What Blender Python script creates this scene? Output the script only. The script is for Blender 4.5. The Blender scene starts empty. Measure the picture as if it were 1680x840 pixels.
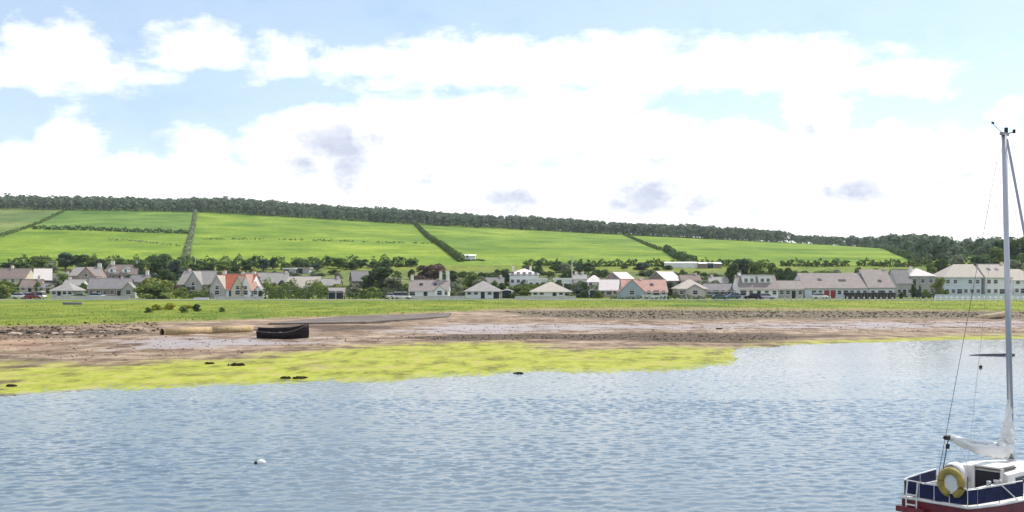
import bpy, bmesh, math, random
import numpy as np
from mathutils import Vector, Matrix
random.seed(7); RNG = np.random.default_rng(11)
sc = bpy.context.scene
COL = sc.collection
R = math.radians
# ------------------------------------------------------------------ camera
FPX = 1800.0; CAMZ = 6.5; HOR = 460.0
cam_d = bpy.data.cameras.new('camera'); cam = bpy.data.objects.new('camera', cam_d); COL.objects.link(cam)
cam.location = (0, 0, CAMZ); cam.rotation_euler = (R(90), 0, 0)
cam_d.sensor_width = 36.0; cam_d.lens = 36.0 * FPX / 1680.0
cam_d.shift_y = 40.0 / 1680.0
cam_d.clip_start = 0.5; cam_d.clip_end = 12000
sc.camera = cam
# ------------------------------------------------------------------ exposure
sc.view_settings.view_transform = 'Standard'; sc.view_settings.look = 'None'
sc.view_settings.gamma = 1.0; sc.view_settings.use_curve_mapping = False
sc.view_settings.exposure = 0.08
sc.cycles.max_bounces = 5; sc.cycles.diffuse_bounces = 2; sc.cycles.glossy_bounces = 2; sc.cycles.transmission_bounces = 2; sc.cycles.volume_bounces = 0
sc.cycles.use_adaptive_sampling = True; sc.cycles.adaptive_threshold = 0.015
# ------------------------------------------------------------------ sun
SUN_EL, SUN_AZ = 52.0, 48.0       # azimuth from +Y towards +X
S = Vector((math.cos(R(SUN_EL))*math.sin(R(SUN_AZ)), math.cos(R(SUN_EL))*math.cos(R(SUN_AZ)), math.sin(R(SUN_EL))))
sd = bpy.data.lights.new('sun', 'SUN'); sd.energy = 4.8; sd.angle = R(0.5); sd.color = (1.0, 0.955, 0.88)
so = bpy.data.objects.new('sun', sd); COL.objects.link(so); so.location = (60, 60, 200)
so.rotation_euler = S.to_track_quat('Z', 'Y').to_euler()
# ------------------------------------------------------------------ sky with clouds
world = bpy.data.worlds.new('World'); sc.world = world; world.use_nodes = True
wt = world.node_tree; wt.nodes.clear()
def wn(t): return wt.nodes.new(t)
def M(op, a, b=None, c=None):
    n = wn('ShaderNodeMath'); n.operation = op
    for i, v in enumerate((a, b, c)):
        if v is None: continue
        if isinstance(v, (int, float)): n.inputs[i].default_value = float(v)
        else: wt.links.new(v, n.inputs[i])
    return n.outputs[0]
def sstep(v, lo, hi):
    n = wn('ShaderNodeMapRange'); n.interpolation_type = 'SMOOTHSTEP'
    wt.links.new(v, n.inputs[0]); n.inputs[1].default_value = lo; n.inputs[2].default_value = hi
    return n.outputs[0]
tc = wn('ShaderNodeTexCoord'); sx = wn('ShaderNodeSeparateXYZ'); wt.links.new(tc.outputs['Generated'], sx.inputs[0])
DX, DY, DZ = sx.outputs
AZ = M('ARCTAN2', DX, DY); EL = M('ARCSINE', DZ)
def wnoise(scale, detail, rough=0.55, zs=1.0, off=0.0):
    mp = wn('ShaderNodeMapping'); wt.links.new(tc.outputs['Generated'], mp.inputs[0])
    mp.inputs['Scale'].default_value = (1, 1, zs); mp.inputs['Location'].default_value = (off, off*.7, off*.3)
    n = wn('ShaderNodeTexNoise'); n.inputs['Scale'].default_value = scale; n.inputs['Detail'].default_value = detail
    n.inputs['Roughness'].default_value = rough
    wt.links.new(mp.outputs[0], n.inputs['Vector']); return n.outputs[0]
def ae(cx, cy):
    a = math.atan((cx-840)/FPX); return a, math.atan((HOR-cy)/FPX*math.cos(a))
def blob(cx, cy, rx, ry):
    a, e = ae(cx, cy)
    u = M('MULTIPLY', M('SUBTRACT', AZ, a), FPX/rx); v = M('MULTIPLY', M('SUBTRACT', EL, e), FPX/ry)
    d = M('SQRT', M('ADD', M('MULTIPLY', u, u), M('MULTIPLY', v, v)))
    return M('MULTIPLY', M('SUBTRACT', 1.0, d), ry/45.0)
def maxall(vals):
    r = vals[0]
    for v in vals[1:]: r = M('MAXIMUM', r, v)
    return r
cloud_spots = [(90,90,95,58),(20,115,150,36),(160,122,120,26),(322,72,82,34),(350,100,150,20),(470,92,62,36),(590,100,160,30),
  (790,105,210,52),(1010,105,230,52),(1240,105,230,50),(1400,128,170,34),(1510,152,90,9),(640,138,140,14),
  (112,232,58,54),(10,268,160,42),(330,252,64,48),(445,240,80,52),(540,232,100,76),(700,225,190,78),(900,200,200,72),(1040,235,130,66),
  (1340,195,58,60),(1190,258,190,60),(1440,262,200,58),(1590,285,130,62),(1652,178,28,22),(1690,275,70,60)]
fin = maxall([blob(*b) for b in cloud_spots])
bank = M('MULTIPLY', M('SUBTRACT', ae(840, 262)[1], EL), FPX/45.0)
fin = M('MAXIMUM', fin, bank)
n1 = wnoise(24, 8, 0.60, 2.0); n2 = wnoise(4.2, 7, 0.55, 1.8, 3.1)
fin = M('ADD', fin, M('MULTIPLY', M('SUBTRACT', n1, 0.5), 1.9))
fout = M('MAXIMUM', M('MULTIPLY', M('SUBTRACT', n2, 0.50), 9.0), M('ADD', bank, M('MULTIPLY', M('SUBTRACT', n1, .5), 1.9)))
outm = sstep(maxall([M('SUBTRACT', M('ABSOLUTE', AZ), 0.45), M('SUBTRACT', EL, 0.27)]), 0.0, 0.14)
f = M('ADD', M('MULTIPLY', fin, M('SUBTRACT', 1.0, outm)), M('MULTIPLY', fout, outm))
mask = M('MAXIMUM', sstep(f, -0.28, 0.75), M('ADD', 0.09, M('MULTIPLY', n2, 0.10)))   # thin high veil between the cumulus
# cloud shade: lavender-grey bellies
shade_spots = [(540,235,70,40),(575,280,45,40),(500,270,40,30),(830,326,75,32),(1060,322,80,36),(1160,335,110,28),(1040,262,45,16),(960,256,42,10),(1400,316,60,30),(1550,297,42,20),(110,234,26,14),(1330,205,16,28),(1230,345,60,14),(700,300,30,20),(320,318,50,10)]
sh = maxall([blob(*b) for b in shade_spots])
n3 = wnoise(21, 7, 0.66, 1.5, 7.7)
sh_in = M('MULTIPLY', sstep(M('ADD', M('MULTIPLY', M('MINIMUM', sh, 0.8), 1.3), M('MULTIPLY', M('SUBTRACT', n3, 0.5), 2.8)), -0.55, 1.25), 0.95)
n4 = wnoise(13, 6, 0.62, 1.9, 1.9); n5 = wnoise(38, 5, 0.6, 1.6, 5.2)      # soft billows all through the cloud
bil = M('ADD', M('MULTIPLY', sstep(n4, 0.48, 0.70), 0.45), M('MULTIPLY', sstep(n5, 0.5, 0.72), 0.16))
sh_out = M('MULTIPLY', sstep(n3, 0.5, 0.75), 0.6)
shade = M('MINIMUM', M('ADD', M('ADD', M('MULTIPLY', sh_in, M('SUBTRACT', 1.0, outm)), M('MULTIPLY', sh_out, outm)), bil), 1.0)
sky = wn('ShaderNodeTexSky'); sky.sky_type = 'NISHITA'; sky.sun_disc = False
sky.sun_elevation = R(SUN_EL); sky.sun_rotation = R(SUN_AZ); sky.air_density = 1.0; sky.dust_density = 0.6; sky.ozone_density = 1.6
bg1 = wn('ShaderNodeBackground'); bg1.inputs['Strength'].default_value = 0.15; wt.links.new(sky.outputs[0], bg1.inputs['Color'])
cm = wn('ShaderNodeMix'); cm.data_type = 'RGBA'
wt.links.new(shade, cm.inputs['Factor']); cm.inputs['A'].default_value = (1.0, 0.995, 0.985, 1); cm.inputs['B'].default_value = (0.46, 0.50, 0.60, 1)
bg2 = wn('ShaderNodeBackground'); wt.links.new(cm.outputs['Result'], bg2.inputs['Color']); bg2.inputs['Strength'].default_value = 1.38
mx = wn('ShaderNodeMixShader'); wt.links.new(mask, mx.inputs[0]); wt.links.new(bg1.outputs[0], mx.inputs[1]); wt.links.new(bg2.outputs[0], mx.inputs[2])
world.cycles.sampling_method = 'MANUAL'; world.cycles.sample_map_resolution = 512
wo = wn('ShaderNodeOutputWorld'); wt.links.new(mx.outputs[0], wo.inputs[0])

# ================================================================== materials
SPEC = [.12]      # dry, rough things barely mirror the sky
def new_mat(name):
    m = bpy.data.materials.new(name); m.use_nodes = True
    nt = m.node_tree; b = nt.nodes['Principled BSDF']; b.inputs['Specular IOR Level'].default_value = SPEC[0]; return m, nt, b
def tex_noise(nt, scale, detail=4, rough=.55, coord='Object', sc3=(1,1,1)):
    t = nt.nodes.new('ShaderNodeTexCoord'); mp = nt.nodes.new('ShaderNodeMapping'); mp.inputs['Scale'].default_value = sc3
    nt.links.new(t.outputs[coord], mp.inputs[0])
    n = nt.nodes.new('ShaderNodeTexNoise'); n.inputs['Scale'].default_value = scale; n.inputs['Detail'].default_value = detail; n.inputs['Roughness'].default_value = rough
    nt.links.new(mp.outputs[0], n.inputs['Vector']); return n.outputs[0]
def ramp(nt, fac, stops):
    r = nt.nodes.new('ShaderNodeValToRGB'); el = r.color_ramp.elements
    while len(el) < len(stops): el.new(0.5)
    for e, (p, c) in zip(el, stops): e.position = p; e.color = (*c, 1)
    nt.links.new(fac, r.inputs[0]); return r.outputs[0]
def mixc(nt, fac, a, b, blend='MIX'):
    n = nt.nodes.new('ShaderNodeMix'); n.data_type = 'RGBA'; n.blend_type = blend
    for s, v in ((n.inputs['Factor'], fac), (n.inputs['A'], a), (n.inputs['B'], b)):
        if isinstance(v, (int, float)): s.default_value = v
        elif isinstance(v, tuple): s.default_value = (*v, 1) if len(v) == 3 else v
        else: nt.links.new(v, s)
    return n.outputs['Result']
def nmath(nt, op, a, b=None):
    n = nt.nodes.new('ShaderNodeMath'); n.operation = op
    for i, v in enumerate((a, b)):
        if v is None: continue
        if isinstance(v, (int, float)): n.inputs[i].default_value = v
        else: nt.links.new(v, n.inputs[i])
    return n.outputs[0]
def add_bump(nt, b, h, strength=.5, dist=.05):
    n = nt.nodes.new('ShaderNodeBump'); n.inputs['Strength'].default_value = strength; n.inputs['Distance'].default_value = dist
    nt.links.new(h, n.inputs['Height']); nt.links.new(n.outputs[0], b.inputs['Normal'])
MATS = {}
def simple(name, col, rough=.7, var=.18, scale=1.2, metal=0, bump=0, sc3=(1,1,1)):
    """a weathered flat colour: two octaves of blotches and a little grain"""
    m, nt, b = new_mat(name)
    n = tex_noise(nt, scale, 5, .6, sc3=sc3)
    lo = tuple(c*(1-var) for c in col); hi = tuple(min(1, c*(1+var)) for c in col)
    nt.links.new(ramp(nt, n, [(.3, lo), (.7, hi)]), b.inputs['Base Color'])
    b.inputs['Roughness'].default_value = rough; b.inputs['Metallic'].default_value = metal
    if bump: add_bump(nt, b, n, .6, bump)
    MATS[name] = m; return m
simple('render_white', (.80,.81,.84), .85, .10, .5); simple('render_cream', (.62,.55,.42), .85, .15, .6)  # white render tinted cool, the blue sky fill put into its colour
simple('render_mauve', (.50,.46,.48), .85, .15, .6); simple('render_blue', (.36,.42,.48), .85, .15, .6); simple('render_grey', (.42,.41,.40), .85, .15, .6)
simple('render_blueshade', (.60,.66,.74), .85, .10, .5); simple('render_dark', (.16,.17,.22), .8, .2, .6)  # the pale blue is white render with its blue shade put into colour
simple('stone', (.27,.22,.21), .9, .35, 1.5); simple('stone_pink', (.42,.33,.31), .9, .3, 1.2); simple('stone_dark', (.12,.11,.12), .9, .3, 1.3)
def roof_mat(name, col, var=.2):
    m, nt, b = new_mat(name)
    n = tex_noise(nt, .8, 6, .65); n2 = tex_noise(nt, 3.0, 2, .5, sc3=(.6,.6,4))
    c = ramp(nt, n, [(.28, tuple(x*(1-var) for x in col)), (.72, tuple(min(1,x*(1+var)) for x in col))])
    c = mixc(nt, .35, c, ramp(nt, n2, [(.35, tuple(x*.7 for x in col)), (.65, tuple(min(1,x*1.2) for x in col))]))
    nt.links.new(c, b.inputs['Base Color']); b.inputs['Roughness'].default_value = .75
    add_bump(nt, b, n2, .5, .03); MATS[name] = m
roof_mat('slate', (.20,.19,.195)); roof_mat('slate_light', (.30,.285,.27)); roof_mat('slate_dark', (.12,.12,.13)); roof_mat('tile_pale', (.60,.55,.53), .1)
roof_mat('tile_brown', (.22,.175,.155)); roof_mat('tile_red', (.40,.125,.075), .3); roof_mat('tile_pink', (.44,.27,.23)); roof_mat('tile_mauve', (.27,.235,.22)); roof_mat('tile_cream', (.42,.38,.33), .15)
simple('sheet_white', (.82,.83,.82), .5, .08, .3)
simple('frame_white', (.75,.75,.74), .5, .05); simple('door_dark', (.04,.045,.06), .5, .2); simple('door_red', (.32,.05,.06), .5, .2); simple('door_blue', (.06,.09,.2), .5, .2)
simple('chimney_white', (.74,.72,.68), .85, .15); simple('pot_clay', (.45,.2,.12), .8, .2)
m, nt, b = new_mat('glass_dark'); b.inputs['Specular IOR Level'].default_value = .5; b.inputs['Base Color'].default_value = (.02,.025,.035,1); b.inputs['Roughness'].default_value = .08; MATS['glass'] = m
simple('concrete', (.36,.35,.33), .9, .2, .8, bump=.01); simple('concrete_dark', (.23,.22,.22), .9, .3, .8)
simple('asphalt', (.07,.07,.075), .9, .2, .5); simple('wall_pale', (.56,.56,.54), .85, .15, .6)
simple('wood_post', (.55,.53,.48), .85, .2, 3); simple('fence_dark', (.05,.05,.05), .85, .3, 2); simple('bark', (.10,.075,.055), .95, .3, 4)
simple('tyre', (.02,.02,.02), .8); simple('hub', (.4,.4,.42), .3, .1, metal=.8)
def foliage(name, lo, hi, trans=.25):
    m, nt, b = new_mat(name)
    n = tex_noise(nt, 1.3, 4, .6); oi = nt.nodes.new('ShaderNodeObjectInfo')
    gi = nt.nodes.new('ShaderNodeNewGeometry')
    v = nmath(nt, 'ADD', nmath(nt, 'MULTIPLY', n, .45), nmath(nt, 'MULTIPLY', gi.outputs['Random Per Island'], .55))
    c = ramp(nt, v, [(.15, lo), (.8, hi)])
    c = mixc(nt, nmath(nt, 'MULTIPLY', oi.outputs['Random'], .35), c, tuple(x*.6 for x in lo))
    b.inputs['Roughness'].default_value = .8; nt.links.new(c, b.inputs['Base Color'])
    tr = nt.nodes.new('ShaderNodeBsdfTranslucent'); nt.links.new(c, tr.inputs['Color'])
    mx = nt.nodes.new('ShaderNodeMixShader'); mx.inputs[0].default_value = trans
    nt.links.new(b.outputs[0], mx.inputs[1]); nt.links.new(tr.outputs[0], mx.inputs[2])
    nt.links.new(mx.outputs[0], nt.nodes['Material Output'].inputs[0]); MATS[name] = m
foliage('leaf_dark', (.05,.09,.035), (.15,.22,.08)); foliage('leaf_mid', (.10,.16,.035), (.26,.34,.09)); foliage('leaf_light', (.18,.23,.055), (.40,.44,.13))
foliage('leaf_brown', (.09,.065,.05), (.24,.18,.145)); foliage('leaf_blue', (.05,.09,.06), (.14,.20,.135)); foliage('leaf_sage', (.16,.20,.12), (.34,.37,.22))
foliage('leaf_gorse', (.22,.26,.04), (.60,.54,.05)); foliage('leaf_wood', (.10,.15,.10), (.27,.33,.21), .3); foliage('leaf_hedge', (.06,.10,.03), (.17,.23,.07), .25)
foliage('weed_dark', (.015,.014,.009), (.09,.075,.035), .1)

# ================================================================== mesh helpers
def mat(name): return MATS[name]
class MB:
    def __init__(s): s.v = []; s.f = []; s.mi = []; s.cur = 0
    def add(s, vs, fs):
        o = len(s.v); s.v += [tuple(v) for v in vs]; s.f += [tuple(i+o for i in f) for f in fs]; s.mi += [s.cur]*len(fs); return s
    def box(s, x0, x1, y0, y1, z0, z1):
        return s.add([(x0,y0,z0),(x1,y0,z0),(x1,y1,z0),(x0,y1,z0),(x0,y0,z1),(x1,y0,z1),(x1,y1,z1),(x0,y1,z1)],
            [(3,2,1,0),(4,5,6,7),(0,1,5,4),(1,2,6,5),(2,3,7,6),(3,0,4,7)])
    def prism(s, poly, a0, a1, axis='x'):
        """poly: CCW list of 2-D points in the plane across the axis"""
        n = len(poly); P = (lambda a, p: (a, p[0], p[1])) if axis == 'x' else ((lambda a, p: (p[0], a, p[1])) if axis == 'y' else (lambda a, p: (p[0], p[1], a)))
        vs = [P(a0, p) for p in poly] + [P(a1, p) for p in poly]
        fs = [tuple(range(n))[::-1], tuple(range(n, 2*n))] + [(i, (i+1) % n, n+(i+1) % n, n+i) for i in range(n)]
        if axis == 'y': fs = [f[::-1] for f in fs]
        return s.add(vs, fs)
    def tube(s, pts, rads, n=8, caps=True):
        pts = [Vector(p) for p in pts]
        if isinstance(rads, (int, float)): rads = [rads]*len(pts)
        rings = []
        for i, p in enumerate(pts):
            d = (pts[min(i+1, len(pts)-1)] - pts[max(i-1, 0)]).normalized()
            a = d.orthogonal().normalized() if abs(d.z) > .98 else d.cross(Vector((0,0,1))).normalized()
            bb = d.cross(a)
            rings.append([p + (a*math.cos(2*math.pi*k/n) + bb*math.sin(2*math.pi*k/n))*rads[i] for k in range(n)])
        vs = [v for r in rings for v in r]; fs = []
        for i in range(len(rings)-1):
            for k in range(n): fs.append((i*n+k, (i+1)*n+k, (i+1)*n+(k+1) % n, i*n+(k+1) % n))
        if caps: fs += [tuple(range(n)), tuple(range((len(rings)-1)*n, len(rings)*n))[::-1]]
        return s.add(vs, fs)
    def mesh(s, name, mats, smooth=False):
        me = bpy.data.meshes.new(name); me.from_pydata(s.v, [], s.f)
        for mm in (mats if isinstance(mats, (list, tuple)) else [mats]): me.materials.append(mat(mm) if isinstance(mm, str) else mm)
        if isinstance(mats, (list, tuple)) and len(mats) > 1: me.polygons.foreach_set('material_index', s.mi)
        if smooth: me.polygons.foreach_set('use_smooth', [True]*len(me.polygons))
        bm = bmesh.new(); bm.from_mesh(me); bmesh.ops.recalc_face_normals(bm, faces=bm.faces); bm.to_mesh(me); bm.free()
        me.update(); return me
    def obj(s, name, mats, parent=None, smooth=False, loc=None):
        return link(name, s.mesh(name, mats, smooth), parent, loc)
def link(name, me, parent=None, loc=None):
    o = bpy.data.objects.new(name, me); COL.objects.link(o)
    if parent: o.parent = parent
    if loc: o.location = loc
    return o
def np_mesh(name, V, F, mats, smooth=False):
    me = bpy.data.meshes.new(name); V = np.asarray(V, np.float32); F = np.asarray(F, np.int32); k = F.shape[1]
    me.vertices.add(len(V)); me.vertices.foreach_set('co', V.ravel())
    me.loops.add(F.size); me.loops.foreach_set('vertex_index', F.ravel())
    me.polygons.add(len(F)); me.polygons.foreach_set('loop_start', np.arange(0, F.size, k, dtype=np.int32))
    me.polygons.foreach_set('loop_total', np.full(len(F), k, np.int32))
    if smooth: me.polygons.foreach_set('use_smooth', np.ones(len(F), bool))
    me.materials.append(mat(mats) if isinstance(mats, str) else mats); me.update(calc_edges=True); me.validate(); return me
def tag(o, label, cat, group=None, kind=None):
    if label: o['label'] = label
    if cat: o['category'] = cat
    if group: o['group'] = group
    if kind: o['kind'] = kind
    return o
def thing(name, label, cat, loc=(0,0,0), rz=0, group=None):
    o = bpy.data.objects.new(name, None); COL.objects.link(o); o.location = loc; o.rotation_euler = (0,0,rz); o.empty_display_size = .2
    return tag(o, label, cat, group)
def dup(root):
    r = root.copy(); COL.objects.link(r)
    for ch in list(root.children):
        c = ch.copy(); COL.objects.link(c); c.parent = r
        for g in ch.children:
            d = g.copy(); COL.objects.link(d); d.parent = c
    return r

# ================================================================== terrain
def interp(x, pts): return np.interp(x, [p[0] for p in pts], [p[1] for p in pts])
def sm(x): x = np.clip(x, 0, 1); return x*x*(3-2*x)
WLINE = [(-900,-200),(-60,46),(-28.6,61.3),(-24.6,65),(-19.2,67.6),(-9.3,70),(-5.7,73.1),(.8,76.5),(6.9,77.5),(13.4,80.1),(16.9,83.6),(18.6,90),(19.5,97.5),(22,105.4),(27.9,109.3),(39,115.8),(56.9,121.9),(160,150),(900,300)]
PROF = [(100,1.25),(190,1.35),(255,1.55),(295,1.85),(330,3.2),(360,5.5),(400,9.5),(430,12.5)]
def gpt(px, py, z): Y = (CAMZ-z)*FPX/(py-HOR); return ((px-840)/FPX*Y, Y)
GLINE = [(-900,60)] + [gpt(px, py, 1.35) for px, py in [(-150,534),(0,531),(120,529),(250,525),(400,521),(540,516),(680,511.5),(800,507),(900,505.5),(1050,506),(1300,507),(1500,507.5),(1680,508.5)]] + [(900,300)]
def WY(X):
    X = np.asarray(X, float); k = np.clip(1-np.abs(X)/170, 0, 1)
    return interp(X, WLINE) + k*(1.1*np.sin(X*.42+1)+.8*np.sin(X*.93)+.5*np.sin(X*2.1+2)+.35*np.sin(X*4.3))*.75
def GY(X): return interp(X, GLINE)
def snoise(x, y, seed=0):
    """cheap smooth noise, sum of rotated sines"""
    r = np.random.default_rng(seed); s = 0
    for i in range(7):
        a = r.uniform(0, 6.28); f = r.uniform(.6, 1.7); s = s + np.sin((x*math.cos(a)+y*math.sin(a))*f + r.uniform(0, 6.28))
    return s/7*1.6
RIDGE = [(-600,343),(0,344),(330,349),(680,369),(1020,386),(1380,403),(1500,411),(1600,418),(1700,418),(2200,400)]
def ZR(X):
    px = 840 + FPX*X/950.0; return CAMZ + (HOR-interp(px, RIDGE))/FPX*950.0
def H(X, Y):
    X = np.asarray(X, float); Y = np.asarray(Y, float)
    w, g = WY(X), GY(X)
    t = (Y-w)/np.maximum(g-w, 5)
    top = interp(g, PROF) - .32
    und = (snoise(X*.35, Y*.5, 3)*.07 + snoise(X*1.1, Y*1.4, 4)*.03)*np.clip(t*2.2, 0, 1)**1.5*np.clip((1-t)*8, 0, 1)
    fore = np.where(t < 0, np.maximum((Y-w)*.035, -1.5), top*(.34*t+.66*t*t)) + und
    mead = interp(Y, PROF) - .32*(1-sm((Y-g)/2.0)) + snoise(X*.25, Y*.25, 5)*.07*sm((Y-g)/6)
    u = np.clip((Y-430)/520, 0, 1.15)
    hill = 12.5 + (ZR(X)-12.5)*(.9*u+.1*u*u) + snoise(X*.02, Y*.02, 6)*1.0*u*np.clip(1.2-u, 0, 1)
    past = np.clip(Y-1030, 0, None); hill = hill - past*.05
    return np.where(t < 1, fore, np.where(Y < 430, mead, hill))
def h1(x, y): return float(H(x, y))
_YS = 35*1.006**np.arange(620)
def unproj(px, py, y0=35):
    a = (px-840)/FPX; s = (HOR-py)/FPX
    hit = np.nonzero((H(a*_YS, _YS) >= CAMZ + s*_YS) & (_YS >= y0))[0]
    k = int(hit[0]) if len(hit) else len(_YS)-1
    ys = np.linspace(_YS[max(k-1, 0)], _YS[k], 40)
    hit = np.nonzero(H(a*ys, ys) >= CAMZ + s*ys)[0]
    Y = float(ys[hit[0]]) if len(hit) else float(_YS[k])
    return (a*Y, Y, h1(a*Y, Y))
def XP(px, Y): return (px-840)/FPX*Y
def ZP(py, Y): return CAMZ + (HOR-py)/FPX*Y
def in_poly(X, Y, poly):
    c = np.zeros(X.shape, bool); n = len(poly)
    for i in range(n):
        x1, y1 = poly[i]; x2, y2 = poly[(i+1) % n]
        if y1 == y2: continue
        cond = ((y1 > Y) != (y2 > Y)) & (X < (x2-x1)*(Y-y1)/(y2-y1)+x1); c ^= cond
    return c
def dist_poly(X, Y, poly, closed=True):
    d = np.full(X.shape, 1e9); n = len(poly)
    for i in range(n if closed else n-1):
        x1, y1 = poly[i]; x2, y2 = poly[(i+1) % n]; L = (x2-x1)**2+(y2-y1)**2+1e-9
        t = np.clip(((X-x1)*(x2-x1)+(Y-y1)*(y2-y1))/L, 0, 1)
        d = np.minimum(d, np.hypot(X-x1-t*(x2-x1), Y-y1-t*(y2-y1)))
    return d
def zone(X, Y, pxpoly, soft=2.0, ysoft=1.0):
    poly = [unproj(*p)[:2] for p in pxpoly]
    d = dist_poly(X, Y, poly); ins = in_poly(X, Y, poly)
    return np.clip(.5 + np.where(ins, d, -d)/(2*soft), 0, 1)
def grid(name, X, Y, material, attrs=None, smooth=True):
    ny, nx = X.shape; Z = H(X, Y)
    idx = np.arange(nx*ny).reshape(ny, nx)
    F = np.stack([idx[:-1,:-1], idx[:-1,1:], idx[1:,1:], idx[1:,:-1]], -1).reshape(-1, 4)
    me = np_mesh(name, np.stack([X, Y, Z], -1).reshape(-1, 3), F, material, smooth)
    for k, v in (attrs or {}).items():
        a = me.attributes.new(k, 'FLOAT', 'POINT'); a.data.foreach_set('value', v.ravel().astype(np.float32))
    o = link(name, me); o['kind'] = 'structure'; return o
XC = np.concatenate([np.linspace(-500,-170,34), np.linspace(-160,170,600), np.linspace(180,500,33)])
# ---- foreshore
TT = np.concatenate([np.linspace(-.35,0,14)[:-1], np.linspace(0,1,150)])
FX = np.tile(XC, (len(TT), 1)); FY = WY(FX) + TT[:, None]*np.maximum(GY(FX)-WY(FX), 5)
jit = snoise(FX*.8, FY*1.6, 21)*1.0
ALG1 = [(-60,600),(100,597),(165,600),(250,593),(380,588),(450,581),(560,571),(700,563),(850,561),(900,573),(1000,574),(1100,569),(1160,571),(1206,577),(1222,588),(1220,606),(1140,612),(1000,618),(860,620),(700,628),(600,636),(330,645),(160,652),(-60,668)]
ALG2 = [(1190,571),(1240,560),(1330,556),(1450,551),(1600,547),(1760,544),(1760,560),(1680,562),(1450,566),(1300,572),(1215,578)]
alg = np.maximum(zone(FX+jit, FY+jit*1.5, ALG1, 7.0), zone(FX+jit, FY+jit*1.5, ALG2, 6.0)*.52)
alg = np.where(FY-WY(FX) < 5, np.maximum(alg, np.clip(alg*1.5, 0, 1)), alg)
weed = zone(FX+jit, FY+jit*2, [(600,555),(760,548),(880,548),(1050,546),(1200,546),(1400,551),(1320,556),(1210,565),(1100,561),(900,557),(700,559)], 2.5)
weed = np.maximum(weed, .75*zone(FX+jit, FY+jit*2, [(-40,576),(40,584),(120,588),(170,582),(140,596),(-40,599)], 2.5))
weed = np.maximum(weed, .8*zone(FX+jit, FY+jit*2, [(400,530),(560,533),(700,533),(640,541),(520,543)], 2.5))
weed = np.maximum(weed, .8*zone(FX+jit, FY+jit*2, [(-60,540),(120,540),(260,543),(230,549),(-60,550)], 3))
weed = np.maximum(weed, .9*zone(FX+jit, FY+jit, [(-60,646),(60,645),(140,640),(170,641),(140,648),(60,656),(-60,670)], 1.6)); alg = alg*(1-.9*zone(FX+jit, FY+jit, [(-60,647),(60,646),(140,641),(170,642),(140,648),(60,656),(-60,670)], 1.6))
rockb = zone(FX+jit, FY+jit*2, [(800,510),(1000,506),(1300,507),(1500,508),(1760,510),(1760,524),(1500,523),(1200,525),(1000,525),(880,521)], 4)
rockb = np.maximum(rockb, .6*zone(FX+jit, FY+jit*2, [(-60,531),(250,526),(300,532),(-60,543)], 4))
wet_sheen = zone(FX+jit*2, FY+jit*3, [(150,560),(300,551),(420,553),(600,560),(420,568),(300,573),(180,573)], 5)
wet_sheen = np.maximum(wet_sheen, zone(FX+jit*2, FY+jit*3, [(600,545),(760,530),(980,531),(1200,536),(1150,542),(900,546),(700,549)], 5))
wet_sheen = np.maximum(wet_sheen, .85*zone(FX+jit*2, FY+jit*3, [(1000,531),(1300,528),(1720,525),(1720,538),(1350,541),(1150,541)], 6))
red = zone(FX+jit*2, FY+jit*3, [(-60,555),(60,555),(120,565),(40,575),(-60,578)], 6)
m, nt, b = new_mat('foreshore_mud')
def attr(nt, k): n = nt.nodes.new('ShaderNodeAttribute'); n.attribute_name = k; return n.outputs['Fac']
def thr(nt, v, n, amp, lo, hi):
    x = nmath(nt, 'ADD', v, nmath(nt, 'MULTIPLY', nmath(nt, 'SUBTRACT', n, .5), amp))
    r = nt.nodes.new('ShaderNodeMapRange'); r.interpolation_type = 'SMOOTHSTEP'; nt.links.new(x, r.inputs[0]); r.inputs[1].default_value = lo; r.inputs[2].default_value = hi; return r.outputs[0]
nbig = tex_noise(nt, .16, 5, .6, sc3=(1,.6,1)); nmid = tex_noise(nt, .6, 8, .74, sc3=(.8,.36,1)); nfine = tex_noise(nt, 3.2, 6, .75, sc3=(.8,.35,1))
nstreak = tex_noise(nt, .3, 8, .7, sc3=(.3,.75,1))
c = ramp(nt, nmid, [(.39,(.06,.04,.024)),(.47,(.18,.125,.078)),(.53,(.28,.205,.135)),(.62,(.46,.37,.26))])
c = mixc(nt, .5, c, ramp(nt, nstreak, [(.42,(.10,.066,.045)),(.5,(.24,.172,.125)),(.58,(.40,.31,.24))]))
c = mixc(nt, thr(nt, attr(nt,'red'), nbig, .6, .3, 1.5), c, (.34,.20,.13))
wet_sheenf = thr(nt, attr(nt,'wet_sheen'), nmath(nt,'ADD',nmath(nt,'MULTIPLY',nstreak,.5),nmath(nt,'MULTIPLY',nmid,.5)), 5.0, .35, 1.15)
c = mixc(nt, wet_sheenf, c, (.31,.265,.255))  # paler grey: sky sheen of the wet mud put into its colour
c = mixc(nt, thr(nt, attr(nt,'weed'), nmid, 2.2, .40, .72), c, ramp(nt, nfine, [(.35,(.045,.033,.024)),(.65,(.15,.11,.08))]))
rockc = ramp(nt, nfine, [(.40,(.05,.042,.028)),(.5,(.13,.105,.07)),(.62,(.30,.25,.18))])
c = mixc(nt, thr(nt, attr(nt,'rockb'), nmid, 1.0, .35, .7), c, rockc)
algc = ramp(nt, nmid, [(.38,(.15,.15,.03)),(.45,(.245,.27,.038)),(.52,(.31,.34,.048)),(.58,(.36,.365,.07)),(.64,(.36,.29,.14))])
algc = mixc(nt, thr(nt, nfine, nstreak, 1.6, .52, .82), algc, (.27,.24,.09))
algf = thr(nt, attr(nt,'algae'), nmath(nt, 'ADD', nmath(nt,'MULTIPLY',nstreak,.6), nmath(nt,'MULTIPLY',nmid,.4)), 3.4, .26, .80)
c = mixc(nt, algf, c, algc)
nt.links.new(c, b.inputs['Base Color'])
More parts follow.
